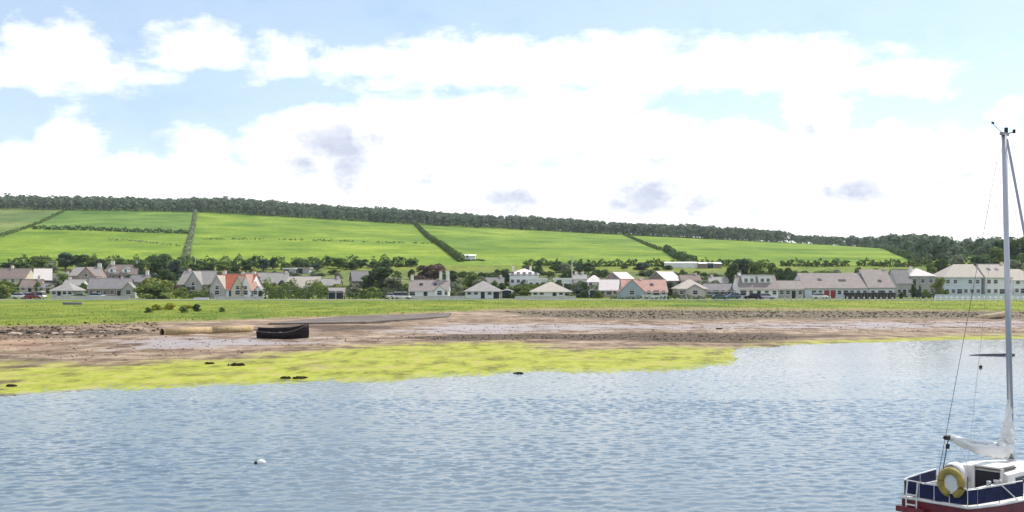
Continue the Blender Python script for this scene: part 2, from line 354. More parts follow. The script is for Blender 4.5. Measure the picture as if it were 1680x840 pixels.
rg = nt.nodes.new('ShaderNodeMapRange'); nt.links.new(wet_sheenf, rg.inputs[0]); rg.inputs[3].default_value = .85; rg.inputs[4].default_value = .35
nt.links.new(rg.outputs[0], b.inputs['Roughness'])
add_bump(nt, b, nmath(nt, 'ADD', nmid, nmath(nt,'MULTIPLY',nfine,.5)), .7, .12); MATS['foreshore'] = m
grid('foreshore', FX, FY, 'foreshore', dict(algae=alg, weed=weed, rockb=rockb, wet_sheen=wet_sheen, red=red))
# ---- meadow and village ground
UU = np.concatenate([np.linspace(0,1,90)**1.3])
MX = np.tile(XC, (len(UU), 1)); MY = GY(MX) + UU[:, None]*(431-GY(MX))
m, nt, b = new_mat('meadow_grass')
nb = tex_noise(nt, .06, 5, .6, sc3=(.6,.5,1)); nm_ = tex_noise(nt, .5, 8, .74, sc3=(.55,.22,1)); nf = tex_noise(nt, 4, 4, .7)
c = ramp(nt, nm_, [(.40,(.045,.085,.012)),(.47,(.115,.18,.02)),(.54,(.18,.235,.03)),(.62,(.30,.29,.06))])
c = mixc(nt, .5, c, ramp(nt, nb, [(.38,(.09,.16,.02)),(.60,(.27,.30,.035))]))
c = mixc(nt, thr(nt, attr(nt,'dry'), nm_, 1.0, .45, .75), c, (.28,.24,.11))
c = mixc(nt, attr(nt,'garden'), c, ramp(nt, nm_, [(.3,(.06,.09,.03)),(.5,(.14,.18,.05)),(.7,(.22,.22,.10))]))
nt.links.new(c, b.inputs['Base Color']); b.inputs['Roughness'].default_value = .9; add_bump(nt, b, nmath(nt,'ADD',nm_,nf), .8, .25); MATS['meadow'] = m
dry = np.clip(1-(MY-GY(MX))/5, 0, 1)*.8 + .9*zone(MX, MY, [(850,505),(1000,502),(1250,503),(1500,507),(1500,513),(1000,511),(850,508)], 8)*np.clip(1-(MY-GY(MX))/30, 0, 1)
garden = sm((MY-292)/14)*(1-sm((MY-395)/20)*.7)
grid('meadow', MX, MY, 'meadow', dict(dry=dry, garden=garden))
# ---- hillside fields
hx = np.concatenate([np.linspace(-2600,-640,40), np.linspace(-620,620,280), np.linspace(640,2600,40)]); hy = np.concatenate([np.linspace(429,1060,130), np.linspace(1070,2600,30)])
HX, HY = np.meshgrid(hx, hy)
def up(l): return [unproj(*p)[:2] for p in l]
tone = np.full(HX.shape, .55)
for poly, v in (([(-300,340),(108,342),(95,347),(40,370),(0,385),(-300,380)], .12), ([(108,343),(318,349),(312,380),(80,376),(45,372)], .35),
                ([(-300,440),(-300,385),(0,388),(60,378),(310,384),(302,435)], .62), ([(325,350),(680,370),(760,430),(320,430)], .68), ([(690,371),(1025,387),(1120,436),(770,432)], .60), ([(1035,388),(1420,404),(1500,436),(1130,434)], .66)):
    pts = up([(px, py) for px, py in poly]); tone = np.where(in_poly(HX, HY, pts), v, tone)
m, nt, b = new_mat('pasture')
nb = tex_noise(nt, .012, 5, .6, sc3=(1,1,1)); nm_ = tex_noise(nt, .05, 8, .72, sc3=(.6,.5,1)); nf = tex_noise(nt, .5, 5, .7, sc3=(1,.4,1))
c = ramp(nt, attr(nt,'tone'), [(0,(.15,.175,.06)),(.3,(.095,.175,.03)),(.7,(.15,.232,.02))])
c = mixc(nt, .85, c, mixc(nt, 1.0, c, ramp(nt, nb, [(.38,(.7,.8,.8)),(.62,(1.35,1.2,1.2))]), 'MULTIPLY'))
c = mixc(nt, .8, c, mixc(nt, 1.0, c, ramp(nt, nm_, [(.38,(.55,.66,.6)),(.5,(1,1,1)),(.62,(1.5,1.32,1.8))]), 'MULTIPLY'))
c = mixc(nt, .4, c, mixc(nt, 1.0, c, ramp(nt, nf, [(.38,(.6,.66,.6)),(.62,(1.4,1.33,1.4))]), 'MULTIPLY'))
nt.links.new(c, b.inputs['Base Color']); b.inputs['Roughness'].default_value = .95; add_bump(nt, b, nf, .5, .5); MATS['pasture'] = m
grid('hillside', HX, HY, 'pasture', dict(tone=tone))
# ---- water
m, nt, b = new_mat('harbour_water'); b.inputs['Specular IOR Level'].default_value = .5
t = nt.nodes.new('ShaderNodeTexCoord')
def wv(scale, sc3, detail, rot=0):
    mp = nt.nodes.new('ShaderNodeMapping'); mp.inputs['Scale'].default_value = sc3; mp.inputs['Rotation'].default_value = (0,0,rot)
    nt.links.new(t.outputs['Object'], mp.inputs[0]); n = nt.nodes.new('ShaderNodeTexNoise'); n.inputs['Scale'].default_value = scale; n.inputs['Detail'].default_value = detail; n.inputs['Roughness'].default_value = .6
    nt.links.new(mp.outputs[0], n.inputs['Vector']); return n.outputs[0]
w1 = wv(5.0, (.7,1.0,1), 5, .25); w2 = wv(.33, (.6,1.3,1), 3, -.2); wp = wv(.035, (.5,1.6,1), 4, .1)
hgt = nmath(nt, 'ADD', nmath(nt, 'MULTIPLY', w1, .013), nmath(nt, 'MULTIPLY', w2, .0))
pm = nt.nodes.new('ShaderNodeMapRange'); nt.links.new(wp, pm.inputs[0]); pm.inputs[1].default_value = .3; pm.inputs[2].default_value = .7; pm.inputs[3].default_value = .55; pm.inputs[4].default_value = 1.15
hgt = nmath(nt, 'MULTIPLY', hgt, pm.outputs[0])
sxyz = nt.nodes.new('ShaderNodeSeparateXYZ'); nt.links.new(t.outputs['Object'], sxyz.inputs[0])   # the lee of the shore is calmer than the open harbour
lee = nt.nodes.new('ShaderNodeMapRange'); nt.links.new(sxyz.outputs[1], lee.inputs[0]); lee.inputs[1].default_value = 25; lee.inputs[2].default_value = 95; lee.inputs[3].default_value = 1.35; lee.inputs[4].default_value = .38
hgt = nmath(nt, 'MULTIPLY', hgt, lee.outputs[0])
b.inputs['Base Color'].default_value = (.10,.145,.18,1); b.inputs['Roughness'].default_value = .06; b.inputs['IOR'].default_value = 1.33
add_bump(nt, b, hgt, 1.0, 1.0); MATS['water'] = m
MATS['water_open'] = m
def sea(n=512, L=61.0, seed=2):
    """one patch of wind-driven chop from a directional wave spectrum (heights in m)"""
    r = np.random.default_rng(seed); k1 = np.fft.fftfreq(n, L/n)*2*np.pi; KX, KY = np.meshgrid(k1, k1); K = np.hypot(KX, KY)+1e-6
    kp = 2*np.pi/.6; wdir = np.array([.45,-.9]); c = (KX*wdir[0]+KY*wdir[1])/K
    P = np.exp(-1.2*(kp/K)**2)/K**3.6*(.25+.75*c**2)*(K < 2*np.pi/.28); P[0,0] = 0
    h = np.fft.ifft2(np.sqrt(P)*(r.normal(size=K.shape)+1j*r.normal(size=K.shape))).real
    gy, gx = np.gradient(h, L/n); return h/np.sqrt((gx**2+gy**2).mean())      # unit rms slope
PATCH, PL = sea(), 61.0
def sea_h(X, Y):
    u = (X/PL % 1)*512; v = (Y/PL % 1)*512; i = u.astype(int); j = v.astype(int); fu, fv = u-i, v-j; i1, j1 = (i+1) % 512, (j+1) % 512; i %= 512; j %= 512
    return PATCH[j,i]*(1-fu)*(1-fv)+PATCH[j,i1]*fu*(1-fv)+PATCH[j1,i]*(1-fu)*fv+PATCH[j1,i1]*fu*fv
gx_ = np.arange(-82, 82, .15); gy_ = np.concatenate([np.arange(14, 60, .12), np.arange(60, 150, .22)])
WX, WYg = np.meshgrid(gx_, gy_)
rot_ = .6; A1 = sea_h(WX, WYg); A2 = sea_h(WX*math.cos(rot_)-WYg*math.sin(rot_)+17, WX*math.sin(rot_)+WYg*math.cos(rot_)+5)
calm = np.interp(WYg, [25, 50, 95, 130], [.155, .125, .07, .05])*(1+.6*snoise(WX*.06, WYg*.09, 44)+.25*snoise(WX*.2, WYg*.25, 45))      # the lee of the shore is calmer
WZ = (A1*.75+A2*.65)*calm*np.clip((WYg-14)/6, 0, 1)
idx = np.arange(WX.size).reshape(WX.shape); F = np.stack([idx[:-1,:-1], idx[:-1,1:], idx[1:,1:], idx[1:,:-1]], -1).reshape(-1, 4)
fx = WX[:-1,:-1].ravel(); fy = WYg[:-1,:-1].ravel(); inside = (np.abs(fx) < fy*.5+12) & (fy < WY(fx)+4); F = F[inside]
used = np.unique(F); rm = np.full(WX.size, -1); rm[used] = np.arange(len(used))
V = np.stack([WX, WYg, WZ], -1).reshape(-1, 3)[used]
o = link('harbour_water', np_mesh('harbour_water', V, rm[F], 'water', True)); o['kind'] = 'structure'
wb = MB(); wb.add([(-5000,-5000,-.12),(5000,-5000,-.12),(5000,320,-.12),(-5000,320,-.12)], [(0,1,2,3)])
o = wb.obj('open_water', 'water_open'); o['kind'] = 'structure'
#PART2
# ================================================================== vegetation
def cards(P, N, size, jit=.5, rng=RNG, stretch=1.25):
    """one leaf-clump quad per point, facing roughly along N"""
    n = len(P); N = N + rng.normal(0, jit, (n, 3)); N /= np.linalg.norm(N, axis=1, keepdims=True)+1e-9
    A = np.cross(N, rng.normal(0, 1, (n, 3))); A /= np.linalg.norm(A, axis=1, keepdims=True)+1e-9; B = np.cross(N, A)
    s = (size*rng.uniform(.6, 1.4, n))[:, None]
    q = [P - A*s*.5*stretch, P - B*s*.5 + N*s*.12, P + A*s*.5*stretch, P + B*s*.5 + N*s*.12]
    V = np.stack(q, 1).reshape(-1, 3); return V, np.arange(4*n).reshape(-1, 4)
def lobes_points(lobes, n, rng=RNG):
    """points on the shells of a set of lobes (cx,cy,cz,rx,rz), outward normals"""
    L = np.array(lobes, float); w = L[:,3]*(L[:,3]+L[:,4]); k = rng.choice(len(L), n, p=w/w.sum())
    d = rng.normal(0, 1, (n, 3)); d[:,2] = np.where(rng.random(n) < .72, np.abs(d[:,2]), d[:,2]); d /= np.linalg.norm(d, axis=1, keepdims=True)
    rr = rng.uniform(.72, 1.06, n)[:, None]
    P = L[k,:3] + d*rr*np.stack([L[k,3], L[k,3], L[k,4]], 1); return P, d
def crown_mesh(name, kind, n, size, seed):
    rng = np.random.default_rng(seed); lobes = []
    if kind == 'round':
        for i in range(16):
            a = rng.uniform(0, 6.28); r = rng.uniform(.05, .36); z = rng.uniform(.2, .84); r *= 1.15-abs(z-.5)*1.4
            q = rng.uniform(.11, .2); lobes.append((r*math.cos(a), r*math.sin(a), z, q, q*.85))
    elif kind == 'tall':
        for i in range(18):
            a = rng.uniform(0, 6.28); z = rng.uniform(.25, .92); r = rng.uniform(0, .3)*(1.1-z); q = rng.uniform(.09, .16)*(1.25-z*.55); lobes.append((r*math.cos(a), r*math.sin(a), z, q*1.2, q*.8))
    elif kind == 'conifer':
        for i in range(30):
            z = .12+.84*i/30; a = rng.uniform(0, 6.28); rm = .42*(1-z)+.03; r = rng.uniform(.3, .75)*rm; lobes.append((r*math.cos(a), r*math.sin(a), z, rm*.5, .06))
    else:  # bush: to the ground
        for i in range(18):
            a = rng.uniform(0, 6.28); r = rng.uniform(0, .36); z = rng.uniform(.08, .74)*(1.1-r*1.1); q = rng.uniform(.11, .2); lobes.append((r*math.cos(a), r*math.sin(a), z, q, q*1.15))
    P, N = lobes_points(lobes, n, rng); P[:,2] = np.maximum(P[:,2], .01); V, F = cards(P, N, size, .42, rng); return V, F
def trunk_mesh(name, seed, h=.6):
    r = random.Random(seed); mb = MB()
    mb.tube([(0,0,-.06),(.01,.0,h*.35),(.0,.02,h*.7),(.02,.01,h)], [.035,.028,.022,.012], 7)
    for i in range(5):
        a = r.uniform(0, 6.28); z = h*r.uniform(.4, .85); L = r.uniform(.18, .3)
        mb.tube([(0,0,z),(L*.5*math.cos(a), L*.5*math.sin(a), z+L*.35),(L*math.cos(a), L*math.sin(a), z+L*.8)], [.016,.01,.005], 5)
    return mb.mesh(name, 'bark', True)
CROWNS = {}
for kind, nv in (('round',4),('tall',2),('conifer',2),('bush',4)):
    CROWNS[kind] = [np_mesh('crown_'+kind, *crown_mesh('c', kind, 2600, .062, 100+i*7+len(kind)), 'leaf_mid') for i in range(nv)]
TRUNKS = [trunk_mesh('trunk', i) for i in range(4)]; STEMS = [trunk_mesh('stem', i+9, .3) for i in range(2)]
def tree(px, ty, by, wpx, Y, kind, leaf, name, label, group=None, cat=None, rs=None):
    r = random.Random(int(px*13+(ty or 3)*7)); X = XP(px, Y); z = h1(X, Y)
    h = (ZP(ty, Y)-z)*1.06 if ty is not None else by; w = wpx*Y/FPX*1.12
    h = max(h, .8)
    t = thing(name, label, cat or ('tree' if kind in ('round','tall','conifer') else 'bush'), (X, Y, z-.05), r.uniform(0, 6.28), group)
    t.scale = (w, w, h)
    c = link('crown', r.choice(CROWNS[kind]), t); c.material_slots[0].link = 'OBJECT'; c.material_slots[0].material = mat(leaf)
    link('trunk' if kind != 'bush' else 'stem', r.choice(TRUNKS if kind != 'bush' else STEMS), t)
    return t
def hedge(name, label, pts, width, height, leaf, size=.5, dens=7, group=None, gaps=0, cat='hedge'):
    """pts: world (x,y) polyline; leaves over a rounded, uneven bank of foliage"""
    rng = np.random.default_rng(int(abs(pts[0][0])*17+len(pts))); P = []; N = []
    for (x0, y0), (x1, y1) in zip(pts[:-1], pts[1:]):
        L = math.hypot(x1-x0, y1-y0); n = max(8, int(L*dens*(height+width))); t = rng.random(n)
        a = rng.uniform(-.15, math.pi+.15, n); dx, dy = (x1-x0)/L, (y1-y0)/L
        sx = x0+t*(x1-x0); sy = y0+t*(y1-y0)
        lump = 1+.28*np.sin(sx*.9+sy*.7)+.18*np.sin(sx*2.3-sy*1.7+1)
        keep = np.ones(n, bool) if not gaps else (np.sin(sx*.23+sy*.31)+np.sin(sx*.61-sy*.43) > -gaps)
        o = np.cos(a)*width*.5*lump; hz = np.abs(np.sin(a))**.7*height*lump*rng.uniform(.75,1.05,n)
        X = sx - dy*o; Yy = sy + dx*o; Z = H(X, Yy) + np.maximum(hz, .05)
        P.append(np.stack([X, Yy, Z], 1)[keep]); N.append(np.stack([-dy*np.cos(a), dx*np.cos(a), np.sin(a)+.2], 1)[keep])
    P = np.concatenate(P); N = np.concatenate(N); base = np.array([pts[0][0], pts[0][1], h1(*pts[0])])
    V, F = cards(P-base, N, size, .5, rng)
    o = link(name, np_mesh(name, V, F, leaf), None, tuple(base)); return tag(o, label, cat, group)
def woods(name, pts, hts, leaf, ncards, size, seed, label, rrange=(.32,.46)):
    """a far-off wood: one object of many uneven crowns"""
    rng = np.random.default_rng(seed); Vs = []; Fs = []; off = 0
    lob = []
    for (x, y), h in zip(pts, hts):
        z = h1(x, y); w = h*rng.uniform(*rrange)
        for k in range(5):
            a = rng.uniform(0, 6.28); zz = rng.uniform(.38, .80); r = rng.uniform(0, .7)*w*(1.25-zz); q = w*rng.uniform(.5, .78)
            lob.append((x+r*math.cos(a), y+r*math.sin(a), z+h*zz, q, q*.85))
        lob.append((x, y, z+h*.18, w*.95, h*.24))
    P, N = lobes_points(lob, len(pts)*ncards, rng); V, F = cards(P, N, size, .32, rng)
    o = link(name, np_mesh(name, V, F, leaf)); return tag(o, label, 'woodland', None, 'stuff')
# ---- ridge wood
rng = np.random.default_rng(5); P = []; HT = []
for yy in np.arange(956, 1030, 7.5):
    for xx in np.arange(-640, 305, 7.0):
        x = xx+rng.uniform(-3,3); y = yy+rng.uniform(-3,3)
        px = 840+FPX*x/y
        if 1285 < px < 1305 and rng.random() < .7: continue
        ht = (9.6 if px < 300 else 11.0) + .5*math.sin(x*.045) + rng.uniform(-.6,.6)
        if px > 1300: ht *= .7
        if yy < 960: ht *= .8
        P.append((x, y)); HT.append(ht)
woods('ridge_wood', P, HT, 'leaf_wood', 120, 1.35, 1, 'long dark shelter wood along the crest of the green hill')
# ---- dark plantation beyond the ridge at its high end
P = []; HT = []
for yy in np.arange(1060, 1130, 8.0):
    for xx in np.arange(-760, -415, 7.5):
        P.append((xx+rng.uniform(-3,3), yy+rng.uniform(-3,3))); HT.append(15.0 - max(0, (xx+470)*.06) + rng.uniform(-.6,.6))
woods('far_plantation', P, HT, 'leaf_blue', 45, 1.9, 2, 'smooth dark conifer plantation behind the high end of the ridge wood')
# ---- wooded slope beyond the last field
P = []; HT = []
wp_ = [unproj(*p)[:2] for p in [(1425,404),(1470,414),(1522,436),(1560,441),(1760,441),(1760,421),(1600,419),(1500,412)]]
wx = [p[0] for p in wp_]; wy = [p[1] for p in wp_]
for k in range(2600):
    x = rng.uniform(min(wx), max(wx)); y = rng.uniform(min(wy), max(wy)+60)
    if in_poly(np.array([x]), np.array([y]), wp_)[0] or (y > 900 and x > 300):
        P.append((x, y)); HT.append(rng.uniform(7, 11.5))
woods('slope_wood', P, HT, 'leaf_wood', 110, 1.6, 3, 'mixed wood covering the slope beyond the last green field')
# ---- field hedges
def upl(l): return [unproj(*p)[:2] for p in l]
def dens_line(l, k=12):
    w = upl(l); out = []
    for (a, b), (c, d) in zip(w[:-1], w[1:]):
        n = max(1, int(math.hypot(c-a, d-b)/k)); out += [(a+(c-a)*i/n, b+(d-b)*i/n) for i in range(n)]
    return out + [w[-1]]
hedge('field_hedge', 'straight hedge running level between two fields, dark on its shaded side', dens_line([(52,376),(120,377.5),(220,381),(313,383.5)]), 1.8, 2.2, 'leaf_dark', .9, 3.4)
hedge('field_hedge', 'thin broken hedge climbing the hill beside the olive-coloured field', dens_line([(0,389),(40,376),(75,362),(110,344)]), 1.6, 1.5, 'leaf_hedge', .9, 2.2, gaps=1.0)
hedge('field_hedge', 'straight ragged hedge and lane climbing the hill from the village to the ridge wood', dens_line([(303,432),(309,405),(315,380),(319,360),(321,347)]), 2.2, 2.0, 'leaf_sage', 1.0, 2.4)
hedge('field_hedge', 'slanting hedge that runs from the ridge wood down to a small white farm building', dens_line([(681,368),(700,388),(725,405),(758,430)]), 2.2, 2.2, 'leaf_hedge', 1.0, 2.8)
hedge('field_hedge', 'thin upper hedge slanting down from the ridge wood above the white tunnels', dens_line([(1024,386),(1050,397),(1084,411)]), 1.5, 1.4, 'leaf_hedge', .9, 2.4)
hedge('field_hedge', 'thick lower hedge curving down towards the white tunnels', dens_line([(1092,412),(1110,424),(1140,434)]), 2.4, 2.6, 'leaf_dark', 1.0, 2.8)
hedge('field_hedge', 'dark hedge along the edge of the wooded slope beside the last field', dens_line([(1424,404),(1470,416),(1518,434)]), 2.2, 2.2, 'leaf_dark', 1.0, 2.4)
hedge('field_bank', 'faint low bank of rough grass crossing the big middle field', dens_line([(330,393),(420,393),(520,395),(620,398),(712,400)]), 1.8, .8, 'leaf_mid', .9, .9, gaps=.9, cat='bank')['kind'] = 'stuff'
hedge('field_bank', 'faint low bank of rough grass in the field under the straight hedge', dens_line([(175,394),(215,395),(255,400),(300,405)]), 1.6, .8, 'leaf_sage', .9, .9, gaps=.5, cat='bank')['kind'] = 'stuff'

# ================================================================== houses
def window_mesh(w, h, depth=.07):
    f = .07; mb = MB()
    mb.box(-w/2, -w/2+f, -depth, .02, 0, h).box(w/2-f, w/2, -depth, .02, 0, h).box(-w/2+f, w/2-f, -depth, .02, 0, f).box(-w/2+f, w/2-f, -depth, .02, h-f, h)
    mb.box(-w/2+f, w/2-f, -depth*.8, .02, h*.52, h*.52+f*.8)
    mb.box(-w/2-.08, w/2+.08, -depth-.09, .0, -.09, -.005)
    p = MB().box(-w/2+f+.002, w/2-f-.002, -.025, .015, f+.002, h-f-.002)
    return mb.mesh('window', 'frame_white'), p.mesh('pane', 'glass')
WCACHE = {}
def put_window(parent, x, y, z, w, h, side='f', sub=False):
    k = (round(w,1), round(h,1))
    if k not in WCACHE: WCACHE[k] = window_mesh(*k)
    rz = {'f':0, 'l':-math.pi/2, 'r':math.pi/2}[side]
    o = link('window', WCACHE[k][0], parent, (x, y, z)); o.rotation_euler.z = rz
    if sub:
        q = link('pane', WCACHE[k][1], parent, (x, y, z)); q.rotation_euler.z = rz
    else: link('pane', WCACHE[k][1], o)
    return o
def put_door(parent, x, y, w, h, m_, z=0.0):
    mb = MB(); mb.box(-w/2, w/2, -.04, .02, 0, h-.08); d = mb.obj('door', m_, parent, loc=(x, y, z))
    f = MB().box(-w/2-.09, -w/2-.002, -.08, .02, 0, h).box(w/2+.002, w/2+.09, -.08, .02, 0, h).box(-w/2, w/2, -.08, .02, h-.078, h)
    f.obj('door_frame', 'frame_white', d); MB().box(w/2-.16, w/2-.1, -.08, -.042, .95, 1.1).obj('handle', 'hub', d)
def chevron(hw, ze, zr, th):
    s = (zr-ze)/hw; return [(-hw, ze), (-hw, ze+th), (0, zr+th), (hw, ze+th), (hw, ze), (0, zr)]
def place(pxl, pxr, Y, d):
    return XP((pxl+pxr)/2, Y), Y + d/2, (pxr-pxl)*Y/FPX
def house(name, label, pxl, pxr, ry, ey, Y, d, kind='gx', wall='render_white', roof='slate', rot=0, front='WDW', upper='', chim=(), wings=(), dormers=(), sky=(), cat='house', group=None, door='door_dark', wh=1.15, sides=True, chw=.75, over=.3):
    X, Yc, w = place(pxl, pxr, Y, d)
    rz = R(rot); cr = abs(math.cos(rz)); sr = abs(math.sin(rz))
    if rot: w = max(2.5, (w - d*sr*.8)/cr) if kind != 'gy' else w
    zs = [h1(X+a*w/2, Yc+bb*d/2) for a in (-1,1) for bb in (-1,1)]; z0 = min(zs) - .05
    zf = max(h1(X, Y), z0)
    E = ZP(ey, Y)-z0; RZ = ZP(ry, Y+(d/2 if kind != 'gy' else 0))-z0; E = max(E, 1.8); RZ = max(RZ, E+.5)
    t = thing(name, label, cat, (X, Yc, z0), rz, group)
    hw, hd = w/2, d/2; th = .16
    mb = MB(); rf = MB()
    if kind == 'gx':
        mb.prism([(-hd,-.6),(hd,-.6),(hd,E),(0,RZ-.02),(-hd,E)], -hw, hw, 'x')
        e2 = E-(RZ-E)/hd*over; rf.prism(chevron(hd+over, e2+.01, RZ+.01, th), -hw-.2, hw+.2, 'x')
    elif kind == 'gy':
        mb.prism([(-hw,-.6),(hw,-.6),(hw,E),(0,RZ-.02),(-hw,E)], -hd, hd, 'y')
        e2 = E-(RZ-E)/hw*over; rf.prism(chevron(hw+over, e2+.01, RZ+.01, th), -hd-.2, hd+.2, 'y')
    elif kind == 'flat':
        mb.box(-hw, hw, -hd, hd, -.6, E); rf.box(-hw-over, hw+over, -hd-over, hd+over, E+.003, RZ)
    else:  # hip
        mb.box(-hw, hw, -hd, hd, -.6, E); e2 = E-.08; o = over+.1; rl = max(.3, hw-hd*.95)
        if kind == 'hipl': ra, rb = -rl, hw+.1
        elif kind == 'hipr': ra, rb = -hw-.1, rl
        else: ra, rb = -rl, rl
        rf.add([(-hw-o,-hd-o,e2),(hw+o,-hd-o,e2),(hw+o,hd+o,e2),(-hw-o,hd+o,e2),(-hw-o,-hd-o,e2+.15),(hw+o,-hd-o,e2+.15),(hw+o,hd+o,e2+.15),(-hw-o,hd+o,e2+.15),(ra,0,RZ+.1),(rb,0,RZ+.1)],
            [(3,2,1,0),(0,1,5,4),(1,2,6,5),(2,3,7,6),(3,0,4,7),(4,5,9,8),(5,6,9),(6,7,8,9),(7,4,8)])
    W = mb.obj('wall', wall, t); RF = rf.obj('roof', roof, t)
    if kind in ('gx', 'hip', 'hipl', 'hipr') and cat == 'house':
        if kind == 'gx': MB().box(-hw-.2, hw+.2, -.12, .12, RZ+th-.02, RZ+th+.08).obj('ridge_tiles', 'tile_cream', RF)
        MB().tube([(-hw-.2,-hd-over-.08,(e2 if kind == 'gx' else E-.08)+.02),(hw+.2,-hd-over-.08,(e2 if kind == 'gx' else E-.08)+.02)], .06, 6).obj('gutter', 'frame_white', RF)
    zfl = zf - z0 + .12
    def row(pat, z):
        n = len(pat)
        for i, ch in enumerate(pat):
            x = -hw + w*(i+.5)/n; lim = w/n*.86
            if ch == 'W': put_window(t, x, -hd, z+.85, min(1.1, lim), wh)
            elif ch == 'B': put_window(t, x, -hd, z+.6, min(2.2, lim), wh+.3)
            elif ch == 'D': put_door(t, x, -hd, min(1.0, lim), 2.05, door, z-.1)
            elif ch == 'R': put_door(t, x, -hd, min(1.4, lim), 2.15, 'door_red', z-.1)
            elif ch == 'G': put_door(t, x, -hd, min(2.4, lim), 2.1, 'door_dark', z-.1)
    row(front, zfl)
    if upper: row(upper, zfl+max(2.3, (E-zfl)*.5))
    if sides and cat == 'house' and d > 4 and E-zfl > 1.9:
        for s_, sx_ in (('l', -hw), ('r', hw)): put_window(t, sx_, 0, zfl+.9, 1.0, 1.1, s_)
    for c in chim:      # (x fraction -1..1, top pixel row or height above ridge in m)
        cx = c[0]*(hw-.5); ch_ = c[1]; cw = c[2] if len(c) > 2 else chw
        cb = MB().box(cx-cw/2, cx+cw/2, -.3, .3, RZ-.9, RZ+ch_).box(cx-cw/2-.07, cx+cw/2+.07, -.37, .37, RZ+ch_+.002, RZ+ch_+.12)
        co = cb.obj('chimney', 'chimney_white', RF)
        pb = MB(); pb.tube([(cx-.15,0,RZ+ch_+.12),(cx-.15,0,RZ+ch_+.5)], [.11,.09], 8).tube([(cx+.15,0,RZ+ch_+.12),(cx+.15,0,RZ+ch_+.5)], [.11,.09], 8).obj('chimney_pots', 'pot_clay', RF)
    for g in wings:     # front gables: (centre frac, width m, eave frac of E, ridge height frac of RZ, projection m, wall, roof, window?)
        gx, gw, ge, gr, pj, wm, rm = g[:7]; cx = gx*hw; q = gw/2; zr_ = RZ*gr; ze_ = E*ge
        wb_ = MB().prism([(cx-q,-.6),(cx+q,-.6),(cx+q,ze_),(cx,zr_-.02),(cx-q,ze_)], -hd-pj, -.2, 'y'); wo_ = wb_.obj('front_gable', wm, t)
        pts = [(p[0]+cx, p[1]) for p in chevron(q+.25, ze_-(zr_-ze_)/q*.25+.01, zr_+.01, .14)]
        MB().prism(pts, -hd-pj-.2, -.1, 'y').obj('gable_roof', rm, wo_)
        if len(g) < 8 or g[7]: put_window(wo_, cx, -hd-pj, zfl+.8, min(1.4, gw*.5), 1.2, sub=True)
        if len(g) > 8 and g[8]: put_window(wo_, cx, -hd-pj, ze_-.3, min(1.1, gw*.4), 1.0, sub=True)
    for dm in dormers:  # (centre frac, width m, z bottom frac between E and RZ, height m, wall, gabled?)
        gx, gw, fz, gh, wm, gab = dm; cx = gx*hw; q = gw/2; zb = E+(RZ-E)*fz; yf = -hd*(1-fz)+.05
        db = MB()
        if gab: db.prism([(cx-q,zb-.3),(cx+q,zb-.3),(cx+q,zb+gh*.7),(cx,zb+gh*1.2),(cx-q,zb+gh*.7)], yf-.25, .1, 'y')
        else: db.box(cx-q, cx+q, yf-.25, .1, zb-.3, zb+gh)
        do = db.obj('dormer', wm, t)
        if gab: MB().prism([(p[0]+cx, p[1]) for p in chevron(q+.18, zb+gh*.7-.18*gh*.5/q+.01, zb+gh*1.2+.01, .1)], yf-.4, .12, 'y').obj('dormer_roof', roof, do)
        else: MB().box(cx-q-.15, cx+q+.15, yf-.4, .15, zb+gh+.003, zb+gh+.14).obj('dormer_roof', wm, do)
        nwin = 2 if gw > 2.6 else 1
        for k in range(nwin):
            put_window(do, cx+(k-(nwin-1)/2)*gw*.45, yf-.25, zb+.2, min(1.0, gw*.36), min(1.0, gh*.6), sub=True)
    for s_ in sky:      # rooflights: (x frac, fraction up the roof)
        zz = E+(RZ-E)*s_[1]; yy = -hd*(1-s_[1]); sl = math.atan2(RZ-E, hd)
        o = MB().box(-.45, .45, -.5, .5, .1, .22).obj('rooflight', 'glass', t, loc=(s_[0]*hw, yy, zz+.05)); o.rotation_euler.x = sl
    return t
#  left cluster
house('cottage', 'long low brown-roofed house half buried in shrubs beside the white-roofed house', -12, 41, 441, 456, 352, 9, 'gx', 'render_cream', 'tile_brown', 0, 'WDWW', chim=[(-.2,.9)])
house('house', 'stone house with a roof tinted sunlit white and a dark gable above the parked cars', 41, 80, 441, 459, 338, 9, 'gx', 'stone_dark', 'tile_pale', 22, 'WWW')  # the roof's sunlit brightness is put into its pale tile colour
house('cottage', 'small cream cottage with a brown roof under the house with the white roof', 28, 64, 459, 472, 318, 7, 'gx', 'render_cream', 'tile_brown', 8, 'WDW', chim=[(.7,.8)])
house('cottage', 'cream lean-to cottage squeezed between the white-roofed house and the small white bungalow', 62, 84, 466, 476, 316, 6, 'gx', 'render_cream', 'slate', 0, 'WD')
house('bungalow', 'small pale bungalow with a low pyramid roof beside the dark stone cottage', 84, 119, 464, 477, 291, 8, 'hip', 'render_blueshade', 'slate_light', 0, 'WDWW', over=.4)
house('stone_cottage', 'dark stone cottage with a broad grey slate roof beside the big round bush', 137, 209, 457, 473, 289, 9, 'gx', 'stone', 'slate', 10, 'WDWWDW', wings=[(.97,3.4,.85,.8,.6,'render_grey','slate_light',True)], chim=[(.55,.35,.4)])
house('house', 'pinkish stone house with a front gable and a very tall white chimney', 114, 158, 439, 452, 338, 9, 'gx', 'stone_pink', 'slate_light', 0, 'WW.W', chim=[(.95,1.2,1.1)], wings=[(.35,5,.98,1.0,1.2,'stone_pink','tile_brown',True,True)])
house('house', 'grey-roofed house with two pale gabled dormers and a white chimney at each end', 171, 222, 435, 449, 366, 9, 'gx', 'stone', 'tile_brown', 0, 'WWDWW', chim=[(-.85,1.3,1.2),(1.0,1.3,1.2)], dormers=[(-.55,2.4,.12,1.6,'render_white',True),(.35,2.4,.12,1.6,'render_white',True)])
